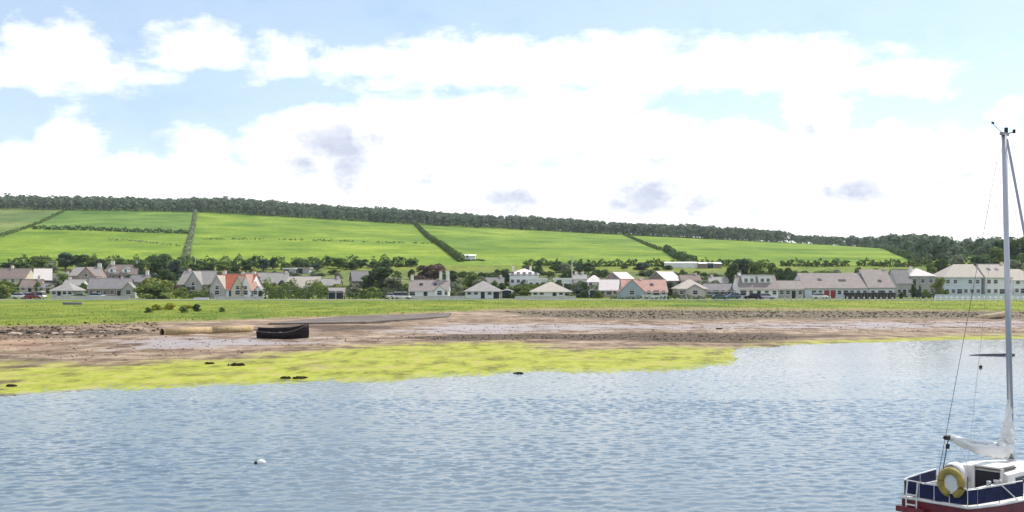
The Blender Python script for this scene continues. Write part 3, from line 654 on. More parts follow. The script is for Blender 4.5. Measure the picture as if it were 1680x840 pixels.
house('house', 'grey gabled house among shrubs between the round bush and the red-roofed house', 291, 352, 445, 466, 318, 10, 'gx', 'stone', 'slate_light', -8, 'WDWW', wings=[(.05,5.2,.95,.97,.9,'render_grey','slate_light',True,True)], chim=[(-.8,.5)])
house('red_roofed_house', 'white house with a bright orange-red tiled roof and pale gables', 349, 419, 450, 474, 287, 10, 'gx', 'render_white', 'tile_red', -10, 'WWDBW', chim=[(-.9,.8,.9),(.25,.5,.6),(.97,.6,.9)], wings=[(-.72,4.2,1.05,.93,.5,'render_mauve','tile_cream',True,True),(.42,3.6,1.05,.9,.4,'render_cream','tile_brown',True,True),(.86,2.6,1.05,.98,.4,'render_white','tile_pink',True,True)], door='door_blue')
house('cottage', 'little white cottage adjoining the red-roofed house beside the big hedge', 415, 431, 470, 479, 286, 6, 'gy', 'render_white', 'slate_light', 0, 'WD')
house('house', 'long house with a plain light grey roof behind the red-roofed house', 396, 468, 448, 466, 328, 10, 'gx', 'render_grey', 'slate_light', 0, 'WWDWWW', chim=[(.95,.4)], sky=[(-.3,.5)], dormers=[(-.35,2,.1,1.5,'render_white',True)])
house('house', 'pale-roofed bungalow with a white fascia and dark porch gable behind the big hedge', 471, 521, 454, 472, 318, 10, 'gx', 'render_cream', 'tile_cream', 0, 'W.WWBW', wings=[(-.72,3.2,.95,.82,.5,'stone_dark','slate_light',True)])
house('shed', 'flat white shed roof above the long grey house', 465, 484, 440, 442.5, 392, 7, 'flat', 'render_grey', 'sheet_white', 0, 'G.', cat='shed')
house('shed', 'flat greenish-grey shed beside the flat white shed', 488, 507, 440.5, 442.5, 394, 7, 'flat', 'render_grey', 'tile_cream', 0, 'G.', cat='shed')
house('stone_shed', 'small stone shed with two dark openings at the end of the big hedge', 538, 564, 473, 481, 283, 4, 'gx', 'stone', 'slate_light', 0, 'GG', cat='shed')
house('house', 'dark slate-roofed house half hidden behind the dark trees', 569, 604, 445, 460, 345, 8, 'gx', 'stone_dark', 'slate', 15, 'WW')
# middle
house('white_cottage', 'white cottage with a brown roof, two rooflights and tall chimneys at both ends', 671, 736, 460, 477, 284, 9, 'gx', 'render_white', 'tile_mauve', 0, 'B.D.WW', chim=[(-1.02,1.3,.7),(.6,2.2,.7),(1.0,2.4,.9)], sky=[(-.42,.55),(.3,.55)], wings=[(.55,2.6,1.1,.72,.5,'render_white','tile_mauve',True)])
house('bungalow', 'white hip-roofed bungalow with a black front door beside the white cottage', 764, 820, 462, 478, 286, 11, 'hip', 'render_white', 'slate_light', 0, 'WWDWG', over=.5)
house('garage', 'small white garage next to the hip-roofed bungalow with the black door', 822, 841, 477, 483, 290, 5, 'gy', 'render_white', 'sheet_white', 0, 'G', cat='garage')
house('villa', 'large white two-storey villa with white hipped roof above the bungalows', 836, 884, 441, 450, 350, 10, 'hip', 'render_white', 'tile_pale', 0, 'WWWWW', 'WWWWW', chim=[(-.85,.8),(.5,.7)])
house('cottage', 'low white flat-roofed wing in front of the large white villa', 866, 897, 456, 459, 338, 6, 'flat', 'render_white', 'sheet_white', 0, 'WWW')
house('bungalow', 'white hip-roofed bungalow with a pale roof below the large white villa', 873, 936, 463, 479, 287, 11, 'hip', 'render_white', 'tile_cream', 0, 'WW.DWB', over=.5)
house('house', 'low white flat-roofed house beside the pale pole', 910, 938, 456, 459, 334, 7, 'flat', 'render_white', 'sheet_white', 0, 'WWWW')
house('cottage', 'white gabled cottage with stepped chimneys directly under the pale pole', 941, 963, 451, 458, 336, 7, 'gx', 'render_white', 'slate_light', 0, 'WDW', chim=[(-.7,.8),(.6,.8)])
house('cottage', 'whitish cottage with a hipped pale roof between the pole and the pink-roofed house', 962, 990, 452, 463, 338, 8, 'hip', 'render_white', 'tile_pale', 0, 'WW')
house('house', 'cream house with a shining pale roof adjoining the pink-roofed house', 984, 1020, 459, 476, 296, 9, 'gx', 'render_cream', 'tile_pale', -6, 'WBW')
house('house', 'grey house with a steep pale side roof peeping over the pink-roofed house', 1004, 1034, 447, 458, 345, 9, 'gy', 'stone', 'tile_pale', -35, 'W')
house('pink_roofed_house', 'house with a pink tiled roof and a big blue-grey front gable', 1022, 1095, 459, 479, 286, 10, 'gx', 'render_mauve', 'tile_pink', 0, '...WBW', wings=[(-.62,6.6,.98,.99,1.4,'render_blue','tile_pink',True)], chim=[(-.1,.5)], sky=[(.35,.55)])
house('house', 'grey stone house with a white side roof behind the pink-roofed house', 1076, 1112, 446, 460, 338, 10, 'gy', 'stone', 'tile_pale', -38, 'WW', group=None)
house('bungalow', 'hip-roofed bungalow with a cream roof and a rounded mauve front gable', 1112, 1160, 459, 474, 290, 10, 'hip', 'render_grey', 'tile_cream', 0, 'W..W', wings=[(.15,5.2,.85,.72,1.0,'render_mauve','tile_mauve',True)])
house('house', 'low slate-blue house beside the house with two white dormers', 1158, 1214, 466, 478, 293, 8, 'gx', 'render_dark', 'slate', 0, 'WGWDW')
house('tunnel_shed', 'long white polythene tunnel at the foot of the thick lower hedge', 1092, 1145, 434, 438, 418, 8, 'gx', 'sheet_white', 'sheet_white', 0, '....', cat='shed', sides=False)
house('tunnel_shed', 'cream-white tunnel shed at the far end of the white tunnel', 1147, 1184, 433, 437, 416, 8, 'gx', 'stone', 'sheet_white', 0, '.G.', cat='shed', sides=False)
house('dormer_house', 'white house with two big white box dormers above the parked cars', 1213, 1277, 452, 474, 286, 10, 'gx', 'render_white', 'tile_mauve', 0, 'BWDWW', chim=[(-.9,.6)], dormers=[(-.42,3.4,.45,1.75,'render_white',False),(.42,3.4,.45,1.75,'render_white',False)])
house('house', 'single-storey grey-roofed wing joined to the house with two box dormers', 1277.5, 1318, 461, 474, 287, 8, 'gx', 'render_mauve', 'tile_mauve', 0, 'WWGW')
house('hall', 'long low hall with a broad mauve-grey roof and dark red doors', 1320, 1424, 449, 473, 288, 14, 'gx', 'render_blueshade', 'tile_mauve', 0, '.BWRRWBWWW', cat='hall', sky=[(-.4,.55),(.25,.5),(.36,.5)])
house('hall', 'taller grey-roofed end block of the hall with a white stack as its gable end', 1425, 1468, 443, 472, 288, 15, 'gx', 'render_blueshade', 'tile_mauve', 0, 'WBW', cat='hall', sky=[(.1,.35)], chim=[(1.07,.3,.9)])  # this chimney stack stands in for a white gable end wall
house('house', 'narrow grey-roofed house between the hall and the hipped grey house', 1471, 1497, 443, 464, 300, 9, 'gx', 'render_grey', 'slate', 0, 'WDW')
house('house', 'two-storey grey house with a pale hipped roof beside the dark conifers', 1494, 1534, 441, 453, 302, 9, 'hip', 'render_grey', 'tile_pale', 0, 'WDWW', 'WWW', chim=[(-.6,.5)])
house('big_white_house', 'large two-storey pale house with a long sloping hipped roof beside the light green tree', 1549, 1610, 434, 455, 300, 11, 'hipl', 'render_blueshade', 'tile_cream', 0, 'WWBWWW', 'WW.WW')
house('big_white_house', 'large two-storey white house with two rooflights and bay windows behind the picket fence', 1617, 1661, 434, 455, 300, 11, 'gx', 'render_white', 'tile_cream', 0, 'WWBW', 'WW.W', sky=[(-.4,.6),(.2,.6)], chim=[(1.0,.5)], dormers=[])
house('big_white_house', 'white house with a lower roof at the end of the row beyond the rooflights', 1663, 1705, 442, 460, 303, 10, 'hipr', 'render_white', 'tile_cream', 0, 'WBWW', 'W.W')
house('farm_building', 'tiny white farm building among dark bushes in the field above the village', 762, 780, 424, 428, 470, 6, 'gx', 'render_white', 'sheet_white', 0, 'W.', cat='barn', sides=False)

house('cottage', 'dark grey-roofed cottage between the white-roofed house and the house with the tall chimney', 80, 112, 450, 461, 340, 7, 'gx', 'render_grey', 'slate', -12, 'WDW', chim=[(.8,.7)])
house('cottage', 'small white cottage tucked behind the small pyramid-roofed bungalow', 100, 134, 459, 468, 318, 7, 'gx', 'render_white', 'slate_light', 6, 'WDW', chim=[(-.8,.6)])
house('cottage', 'small cottage with a brown roof above the mauve-gabled bungalow', 1118, 1150, 452, 460, 342, 7, 'gx', 'render_cream', 'tile_brown', 0, 'WDW', chim=[(.8,.6)])
house('cottage', 'small white cottage with a grey roof behind the slate-blue house', 1166, 1196, 455, 464, 326, 7, 'gx', 'render_white', 'slate_light', 0, 'WDW', chim=[(-.8,.7)])
house('cottage', 'white cottage with a steep roof behind the bungalow with the black door', 796, 826, 456, 465, 330, 7, 'gx', 'render_white', 'slate', 0, 'WDW', chim=[(.85,.7)])
house('cottage', 'grey cottage behind the tall dark hedge near the stone shed', 524, 556, 458, 468, 318, 7, 'gx', 'stone', 'slate_light', 0, 'WDW', chim=[(.85,.7)])
house('garage', 'white lean-to garage between the cream house and the dark shrubs', 966, 984, 478, 483, 292, 5, 'gy', 'render_white', 'slate_light', 0, 'G', cat='garage')
house('cottage', 'grey-roofed cottage half hidden behind the dark trees above the stone cottage', 210, 240, 452, 462, 330, 7, 'gx', 'stone', 'slate', 0, 'WDW', chim=[(.85,1.4,.9)])
# ================================================================== village trees and shrubs
TREES = [ # px, top, width px, Y, kind, leaf
 (12,431,34,398,'round','leaf_dark'),(38,427,36,402,'round','leaf_dark'),(68,421,34,412,'round','leaf_mid'),(84,427,30,398,'bush','leaf_sage'),(108,414,38,410,'round','leaf_blue'),(131,419,32,408,'round','leaf_dark'),(152,421,26,402,'round','leaf_mid'),(168,424,26,398,'round','leaf_blue'),(195,423,30,414,'bush','leaf_mid'),
 (232,425,34,372,'round','leaf_dark'),(260,418,46,376,'round','leaf_dark'),(284,428,34,362,'round','leaf_blue'),(298,434,30,372,'round','leaf_mid'),(272,440,40,350,'bush','leaf_dark'),(240,440,36,352,'bush','leaf_blue'),
 (318,432,28,392,'round','leaf_dark'),(342,431,30,390,'round','leaf_dark'),(366,429,28,396,'round','leaf_mid'),(386,433,26,388,'bush','leaf_dark'),(404,428,26,398,'round','leaf_dark'),(417,421,20,415,'tall','leaf_dark'),(432,426,26,404,'round','leaf_blue'),(447,423,22,412,'round','leaf_dark'),(470,429,24,410,'bush','leaf_mid'),(486,425,18,416,'round','leaf_dark'),(500,427,24,414,'bush','leaf_dark'),(520,432,26,404,'round','leaf_blue'),(538,420,20,418,'tall','leaf_dark'),(556,424,30,416,'round','leaf_mid'),(575,428,28,410,'bush','leaf_dark'),(592,423,28,418,'round','leaf_dark'),(612,427,24,416,'bush','leaf_dark'),(634,424,26,420,'bush','leaf_dark'),(655,431,20,422,'bush','leaf_mid'),(676,427,24,424,'round','leaf_dark'),(720,431,12,424,'bush','leaf_dark'),
 (622,440,54,318,'round','leaf_dark'),(604,452,34,322,'round','leaf_mid'),(646,456,40,306,'round','leaf_sage'),(612,470,46,296,'bush','leaf_mid'),(580,468,44,300,'bush','leaf_sage'),(552,462,34,312,'bush','leaf_light'),(640,474,34,292,'bush','leaf_dark'),
 (748,462,32,310,'bush','leaf_sage'),(740,474,22,292,'bush','leaf_mid'),(776,446,40,345,'bush','leaf_mid'),(812,447,36,348,'bush','leaf_dark'),(742,450,24,352,'round','leaf_dark'),(856,466,38,302,'bush','leaf_mid'),(846,478,26,290,'bush','leaf_dark'),
 (832,442,22,352,'round','leaf_dark'),(868,432,30,374,'round','leaf_dark'),(884,428,26,378,'tall','leaf_dark'),(912,426,30,400,'round','leaf_dark'),(926,429,24,398,'bush','leaf_sage'),(950,429,24,396,'round','leaf_blue'),(966,430,26,392,'round','leaf_dark'),(980,440,22,372,'bush','leaf_dark'),(1000,444,24,365,'bush','leaf_mid'),
 (948,470,36,298,'bush','leaf_blue'),(966,474,30,294,'bush','leaf_dark'),(980,476,20,286,'bush','leaf_mid'),(1024,434,14,414,'bush','leaf_dark'),(1053,428,32,412,'bush','leaf_blue'),(1078,438,14,408,'bush','leaf_dark'),(1096,434,20,410,'bush','leaf_dark'),
 (1166,447,22,345,'bush','leaf_mid'),(1186,452,24,335,'bush','leaf_light'),(1200,433,34,330,'round','leaf_dark'),(1216,427,34,345,'round','leaf_blue'),(1240,432,36,345,'round','leaf_mid'),(1264,430,34,350,'round','leaf_mid'),(1284,434,34,342,'round','leaf_dark'),(1302,444,28,332,'bush','leaf_dark'),(1408,437,36,330,'bush','leaf_dark'),(1350,441,70,360,'bush','leaf_mid'),(1134,446,40,360,'bush','leaf_sage'),
 (1500,461,20,286,'conifer','leaf_dark'),(1509,469,16,284,'conifer','leaf_blue'),(1540,457,24,292,'round','leaf_light'),(1524,430,30,360,'round','leaf_mid'),(1546,424,40,372,'round','leaf_dark'),(1576,416,46,380,'round','leaf_sage'),(1606,418,44,376,'round','leaf_dark'),(1632,404,44,400,'round','leaf_mid'),(1650,396,50,420,'round','leaf_dark'),(1676,390,56,425,'round','leaf_mid'),(1700,400,50,400,'round','leaf_mid'),(1662,420,44,370,'bush','leaf_sage'),(1590,432,36,352,'bush','leaf_mid'),
 (755,426,18,468,'bush','leaf_blue'),(768,429,20,464,'bush','leaf_dark'),(784,430,18,466,'bush','leaf_dark'),(792,434,14,462,'bush','leaf_hedge')]
TREES += [(300,468,26,300,'bush','leaf_mid'),(318,474,24,294,'bush','leaf_brown'),(338,470,22,292,'bush','leaf_sage'),(346,462,22,300,'bush','leaf_dark'),(330,478,26,288,'bush','leaf_mid'),(290,466,20,302,'bush','leaf_brown'),
 (20,474,30,300,'bush','leaf_mid'),(8,456,30,318,'bush','leaf_mid'),(92,456,28,320,'bush','leaf_sage'),(104,450,26,330,'round','leaf_mid'),(124,470,22,304,'bush','leaf_mid'),(130,480,22,292,'bush','leaf_dark'),(164,452,26,345,'bush','leaf_dark'),(212,446,22,338,'bush','leaf_dark'),(216,466,24,300,'bush','leaf_mid'),
 (436,462,26,308,'bush','leaf_mid'),(456,468,26,304,'bush','leaf_light'),(488,472,26,302,'bush','leaf_mid'),(526,462,26,310,'bush','leaf_light'),(544,456,24,330,'bush','leaf_mid'),(560,478,22,290,'bush','leaf_mid'),(594,482,26,286,'bush','leaf_dark'),(628,480,22,288,'bush','leaf_sage'),(660,470,22,300,'bush','leaf_dark'),
 (756,476,18,290,'bush','leaf_sage'),(730,446,26,345,'bush','leaf_mid'),(790,452,36,330,'bush','leaf_sage'),(824,462,20,312,'bush','leaf_dark'),(838,468,20,302,'bush','leaf_sage'),(866,462,24,312,'bush','leaf_mid'),(900,458,20,318,'bush','leaf_dark'),(938,480,14,284,'bush','leaf_light'),(956,462,26,312,'bush','leaf_dark'),(974,466,22,306,'bush','leaf_sage'),
 (1100,470,18,300,'bush','leaf_dark'),(1108,478,16,290,'bush','leaf_sage'),(1160,462,18,312,'bush','leaf_mid'),(1172,458,24,318,'bush','leaf_sage'),(1206,448,28,316,'bush','leaf_dark'),(1320,446,24,330,'bush','leaf_mid'),(1376,444,40,350,'bush','leaf_dark'),(1440,440,30,352,'bush','leaf_mid'),(1480,478,18,285,'bush','leaf_dark'),(1520,474,16,290,'bush','leaf_mid'),(1534,478,16,288,'bush','leaf_dark'),(1616,440,16,318,'bush','leaf_dark'),(1552,474,14,291,'bush','leaf_mid')]
lookw = {'leaf_dark':'dark green','leaf_mid':'mid green','leaf_light':'yellow-green','leaf_blue':'deep blue-green','leaf_sage':'greyish sage-green','leaf_hedge':'dark olive','leaf_brown':'brownish'}
kindw = {'round':'broad-crowned tree','tall':'slim upright tree','conifer':'pointed conifer','bush':'rounded bush'}
LAND = [(15,352,'the long brown-roofed house'),(60,338,'the house with the white roof'),(46,318,'the small cream cottage'),(101,291,'the small pyramid-roofed bungalow'),(173,289,'the dark stone cottage'),(136,338,'the house with the very tall white chimney'),(197,366,'the house with two gabled dormers'),(250,281,'the big round bush'),(321,318,'the grey gabled house'),(384,287,'the red-roofed house'),(432,328,'the long plain grey house'),(496,318,'the bungalow with the dark porch gable'),(475,392,'the flat white shed'),(551,283,'the small stone shed'),(586,345,'the dark slate-roofed house'),(650,279,'the white camper van'),(703,284,'the white cottage with rooflights'),(792,286,'the bungalow with the black door'),(831,290,'the small white garage'),(860,350,'the large white villa'),(904,287,'the pale-roofed bungalow'),(938,372,'the tall pale pole'),(976,338,'the hipped whitish cottage'),(1002,296,'the cream house with the shining roof'),(1058,286,'the pink-roofed house'),(1094,338,'the stone house with the white side roof'),(1136,290,'the bungalow with the mauve gable'),(1118,418,'the white tunnel'),(1186,293,'the slate-blue house'),(1245,286,'the house with two box dormers'),(1298,287,'the grey-roofed wing'),(1372,288,'the long hall'),(1446,288,'the tall end block of the hall'),(1484,300,'the narrow grey-roofed house'),(1514,302,'the hipped two-storey grey house'),(1580,300,'the large house with the hipped roof'),(1639,300,'the large house with two rooflights'),(1684,303,'the end house beyond the rooflights'),(771,470,'the tiny farm building in the field')]
rt = random.Random(5)
for px in range(4, 1560, 15):     # garden shrubs that close the gaps between the rows of houses
    if not (1214 < px < 1470): TREES.append((px+rt.uniform(-5,5), 462+rt.uniform(-4,7), rt.uniform(16,26), 322+rt.uniform(-6,8), 'bush', rt.choice(['leaf_dark','leaf_mid','leaf_mid','leaf_sage','leaf_blue'])))
    if rt.random() < .75: TREES.append((px+rt.uniform(-6,6), 444+rt.uniform(-5,5), rt.uniform(15,26), 380+rt.uniform(-10,12), 'bush', rt.choice(['leaf_dark','leaf_dark','leaf_mid','leaf_sage'])))
ent = []
for tr in TREES:
    px, ty, w_, Y, kd, lf = tr; q = min(LAND, key=lambda l: abs(l[0]-px)+abs(l[1]-Y)*(.35 if Y < 440 else 2))
    far = Y > q[1]+40; rel = 'up behind' if far else ('behind' if Y > q[1]+9 else ('in front of' if Y < q[1]-4 else 'beside'))
    ent.append([f'{lookw[lf]} {kindw[kd]}', f'{rel} {q[2]}', w_*Y, tr])
from collections import defaultdict
grp = defaultdict(list)
for e in ent: grp[(e[0], e[1])].append(e)
for k, es in grp.items():
    es.sort(key=lambda e: -e[2]); n = len(es)
    pre = [''] if n == 1 else (['larger ','smaller '] if n == 2 else ['largest ']+['middle-sized ']*(n-2)+['smallest '])
    for e, p_ in zip(es, pre):
        px, ty, w_, Y, kd, lf = e[3]
        tree(px, ty, None, w_, Y, kd, lf, {'round':'tree','tall':'tree','conifer':'conifer_tree','bush':'bush'}[kd], p_+e[0]+' '+e[1], 'village trees' if kd != 'bush' else 'village bushes')
tree(248,449,None,70,281,'bush','leaf_light','round_bush','big round light green bush beside the dark stone cottage')
tree(252,462,None,62,277,'bush','leaf_mid','bush','mid green skirt of foliage spreading at the foot of the big round bush')
tree(2,464,None,40,288,'bush','leaf_light','bush','bright green bush beside the parked cars'); tree(-6,478,None,40,280,'bush','leaf_dark','bush','dark low bush under the bright green bush by the cars')
tree(703,437,None,58,308,'round','leaf_brown','copper_tree','brown-leaved tree spreading behind the white cottage'); tree(690,446,None,46,302,'bush','leaf_brown','brown_bush','dark brown bush right behind the white cottage roof')
def hpx(l, Y=None): return [(XP(px, y), y) for px, y in l]
hedge('garden_hedge','tall dark green hedge between the red-roofed house and the stone shed', hpx([(432,284),(470,283),(505,282),(538,282)]), 3, 2.9, 'leaf_hedge', .5, 7)
hedge('garden_hedge','bright leafy hedge top behind the tall dark hedge', hpx([(430,292),(480,294),(540,296)]), 2.6, 4.0, 'leaf_mid', .45, 9)
hedge('garden_hedge','low dark hedge in front of the pink-roofed house', hpx([(1000,276),(1050,275),(1100,275)]), 1.2, .8, 'leaf_hedge', .35, 8)
hedge('garden_hedge','low hedge in front of the bungalow with the mauve gable', hpx([(1105,279),(1140,278),(1165,277)]), 1.2, 1.0, 'leaf_hedge', .35, 8)
hedge('garden_hedge','low clipped hedge in front of the white cottage garage', hpx([(565,280),(600,279),(634,279)]), 1.8, 1.6, 'leaf_hedge', .4, 8)
hedge('garden_hedge','ragged hedge under the white chimneys beside the round bush', hpx([(284,288),(310,287),(346,286)]), 1.8, 1.9, 'leaf_mid', .4, 7)
hedge('garden_hedge','scrubby hedge along the foot of the hill above the village houses', [(XP(p, 424), 424+3*math.sin(p*.05)) for p in range(-60, 700, 20)], 4, 3.2, 'leaf_hedge', .7, 5.0, gaps=1.3)
hedge('garden_hedge','rough hedge along the foot of the hill beyond the pale pole', [(XP(p, 425), 425+2*math.sin(p*.05)) for p in range(860, 1560, 20)], 3, 2.2, 'leaf_hedge', .7, 5.0, gaps=1.1)
hedge('garden_hedge','sage hedge along the gardens behind the bungalows', [(XP(p, 352), 352+2*math.sin(p*.07)) for p in range(740, 1200, 15)], 3, 2.0, 'leaf_sage', .5, 6, gaps=1.1)
# ---- gorse and scrub on the meadow
for i, (px, py, w_, lf, lb) in enumerate([(242,513,16,'leaf_mid','small green scrub bush at the meadow edge under the round bush'),(258,509,22,'leaf_gorse','yellow-flowering gorse clump nearest the big round bush'),(280,508,26,'leaf_gorse','broad yellow-flowering gorse clump on the meadow'),(304,507,22,'leaf_gorse','yellow-green gorse clump among green scrub on the meadow'),(300,513,22,'leaf_mid','green scrub bush in front of the yellow gorse'),(322,511,18,'leaf_dark','dark green scrub bush at the end of the gorse patch'),(364,512,12,'leaf_mid','lone small scrub bush between the gorse and the black boat')]):
    X, Y, z = unproj(px, py); tree(px, None, 1.0+.25*(i % 3), w_, Y, 'bush', lf, 'gorse_bush' if 'gorse' in lf else 'scrub_bush', lb)
# ---- meadow grass tufts
def tufts(name, n, region, size, leaf, label, hmul=1):
    rng = np.random.default_rng(n); X = rng.uniform(-150, 165, n*3); g = GY(X); Y = g + rng.random(n*3)**1.6*region
    k = (np.abs(X/Y) < .52); X = X[k][:n]; Y = Y[k][:n]
    nn = snoise(X*.3, Y*.35, 31); s_ = nn > -.35; X, Y = X[s_], Y[s_]; Z = H(X, Y); m_ = len(X)
    hgt = size*rng.uniform(.5, 1.5, m_)*hmul; a = rng.uniform(0, 6.28, m_); wd = size*rng.uniform(.5, 1.0, m_)
    lean = rng.normal(0, .25, (m_, 2))*hgt[:, None]
    p0 = np.stack([X-np.cos(a)*wd*.5, Y-np.sin(a)*wd*.5, Z-.05], 1); p1 = np.stack([X+np.cos(a)*wd*.5, Y+np.sin(a)*wd*.5, Z-.05], 1)
    p2 = np.stack([X+lean[:,0]+np.cos(a)*wd*.4, Y+lean[:,1]+np.sin(a)*wd*.4, Z+hgt], 1); p3 = np.stack([X+lean[:,0]-np.cos(a)*wd*.4, Y+lean[:,1]-np.sin(a)*wd*.4, Z+hgt*.8], 1)
    V = np.stack([p0,p1,p2,p3], 1).reshape(-1,3)
    o = link(name, np_mesh(name, V, np.arange(4*m_).reshape(-1,4), leaf)); tag(o, label, 'grass', None, 'stuff')
foliage('grass_blade', (.14,.20,.025), (.32,.36,.06), .5)
tufts('meadow_tufts', 16000, 105, .14, 'grass_blade', 'rough bright green grass along the shore meadow')
# ================================================================== road, walls, fence
mb = MB(); pr = []
for p in range(-300, 2000, 25):
    y = 272+ (2 if p < 300 else 0); pr.append((XP(p, y), y))
vs = []; fs = []
for i, (x, y) in enumerate(pr):
    for dy in (-2.6, 2.6): vs.append((x, y+dy, max(h1(x, y-2.6), h1(x, y), h1(x, y+2.6))+.06))
    if i: fs.append((2*i-2, 2*i, 2*i+1, 2*i-1))
o = mb.add(vs, fs).obj('shore_road', 'asphalt'); o['kind'] = 'structure'
vs = []; fs = []; mb = MB()
for i, (x, y) in enumerate(pr):
    for dy, dz in ((-4.2,.0),(-4.2,.16),(-2.62,.16),(-2.62,.0)): vs.append((x, y+dy, max(h1(x, y-4.2), h1(x, y-2.6))+dz+.02))
    if i:
        for k in range(3): fs.append((4*i-4+k, 4*i+k, 4*i+k+1, 4*i-4+k+1))
o = mb.add(vs, fs).obj('pavement', 'wall_pale'); o['kind'] = 'structure'
def wall_run(name, label, pl, pr_, Y, h, m_, th=.3, cap=True):
    x0, x1 = XP(pl, Y), XP(pr_, Y); t = thing(name, label, 'wall', ((x0+x1)/2, Y, h1((x0+x1)/2, Y)))
    hw = (x1-x0)/2; MB().box(-hw, hw, -th/2, th/2, -.4, h).obj('masonry', m_, t)
    if cap: MB().box(-hw-.03, hw+.03, -th/2-.05, th/2+.05, h+.002, h+.1).obj('coping', 'wall_pale', t)
    return t
wall_run('garden_wall','long low pale wall along the road by the dark stone cottage', 84, 212, 279, .75, 'wall_pale')
wall_run('garden_wall','short low white wall beside the ragged hedge', 318, 342, 272, .55, 'render_white')
wall_run('garden_wall','low grey block on the meadow edge below the small bungalow', 103, 135, 226, .45, 'concrete_dark')
wall_run('garden_wall','low pale garden wall in front of the white cottage', 668, 762, 279, .7, 'wall_pale')
wall_run('garden_wall','low pale wall in front of the hip-roofed bungalow with the pale roof', 845, 945, 279, .7, 'wall_pale')
wall_run('garden_wall','low white wall in front of the large pale houses', 1534, 1700, 285, 1.0, 'render_blueshade')
wall_run('garden_wall','white strip of wall under the pink-roofed house', 1050, 1096, 280, .9, 'render_white')
wall_run('garden_wall','pale front wall of the red-roofed house', 352, 432, 279, .6, 'wall_pale')
# dark board fence: individual boards
def board_fence(label, pl, pr_, Y, h):
    x0, x1 = XP(pl, Y), XP(pr_, Y); t = thing('board_fence', label, 'fence', ((x0+x1)/2, Y, h1((x0+x1)/2, Y))); hw = (x1-x0)/2
    bm_ = MB().box(-.19, .19, -.025, .025, -.1, h).mesh('board', 'fence_dark'); n = int((x1-x0)/.42)
    for i in range(n): o = link('board', bm_, t, (-hw+.21+i*.42, (.03 if i % 2 else -.03), random.uniform(-.05,.05)))
    MB().box(-hw, hw, .07, .13, h*.7, h*.7+.1).obj('rail', 'fence_dark', t)
board_fence('dark board fence in front of the taller end of the hall', 1386, 1472, 281, 1.7)
# white post fence along the road
def post_fence(label, pl, pr_, Y, step, h, m_='wood_post', rail=True):
    x0, x1 = XP(pl, Y), XP(pr_, Y); t = thing('post_fence', label, 'fence', ((x0+x1)/2, Y, h1((x0+x1)/2, Y))); hw = (x1-x0)/2
    pm_ = MB().box(-.15, .15, -.15, .15, -.3, h).add([(-.15,-.15,h),(.15,-.15,h),(.15,.15,h),(-.15,.15,h),(0,0,h+.1)], [(0,1,4),(1,2,4),(2,3,4),(3,0,4)]).mesh('post', m_)
    n = int((x1-x0)/step)
    for i in range(n+1):
        x = -hw+i*step; dz = h1((x0+x1)/2+x, Y)-t.location.z; o = link('post', pm_, t, (x, 0, dz+random.uniform(-.08,.05))); o.rotation_euler = (random.uniform(-.03,.03), random.uniform(-.03,.03), 0)
    if rail:
        dzl = h1(x0, Y)-t.location.z; dzr = h1(x1, Y)-t.location.z
        for zz in (.45, .85): MB().tube([(-hw,-.18,zz+dzl),(0,-.18,zz),(hw,-.18,zz+dzr)], .05, 5).obj('rail', m_, t)
post_fence('row of pale wooden posts along the road below the hall', 1288, 1530, 262, 1.35, .9, rail=False)
post_fence('white post and rail fence below the large pale houses', 1534, 1700, 258, 1.3, 1.05, 'render_white')
post_fence('low pale posts along the meadow below the white cottage', 640, 760, 264, 3.0, .7, rail=False)
# pale mast pole
def pole(label, px, ty, Y, r=.13):
    X = XP(px, Y); z = h1(X, Y); t = thing('pole', label, 'pole', (X, Y, z)); h = ZP(ty, Y)-z
    MB().tube([(0,0,-.3),(0,0,h)], [r, r*.7], 10).obj('shaft', 'wall_pale', t); MB().box(-.45,.45,-.06,.06,h-.7,h-.58).obj('crossarm', 'wood_post', t)
    for sx_ in (-.35,.35): MB().tube([(sx_,0,h-.58),(sx_,0,h-.4)], [.05,.03], 6).obj('insulator', 'frame_white', t)
pole('tall pale pole rising above the white cottages', 938.5, 418, 372, .22)
pole('thin pole in front of the grey-roofed wing of the dormer house', 1306, 455, 283, .1)
pole('thin pole beside the pink stone house above the dark stone cottage', 320.5, 420, 405, .12)
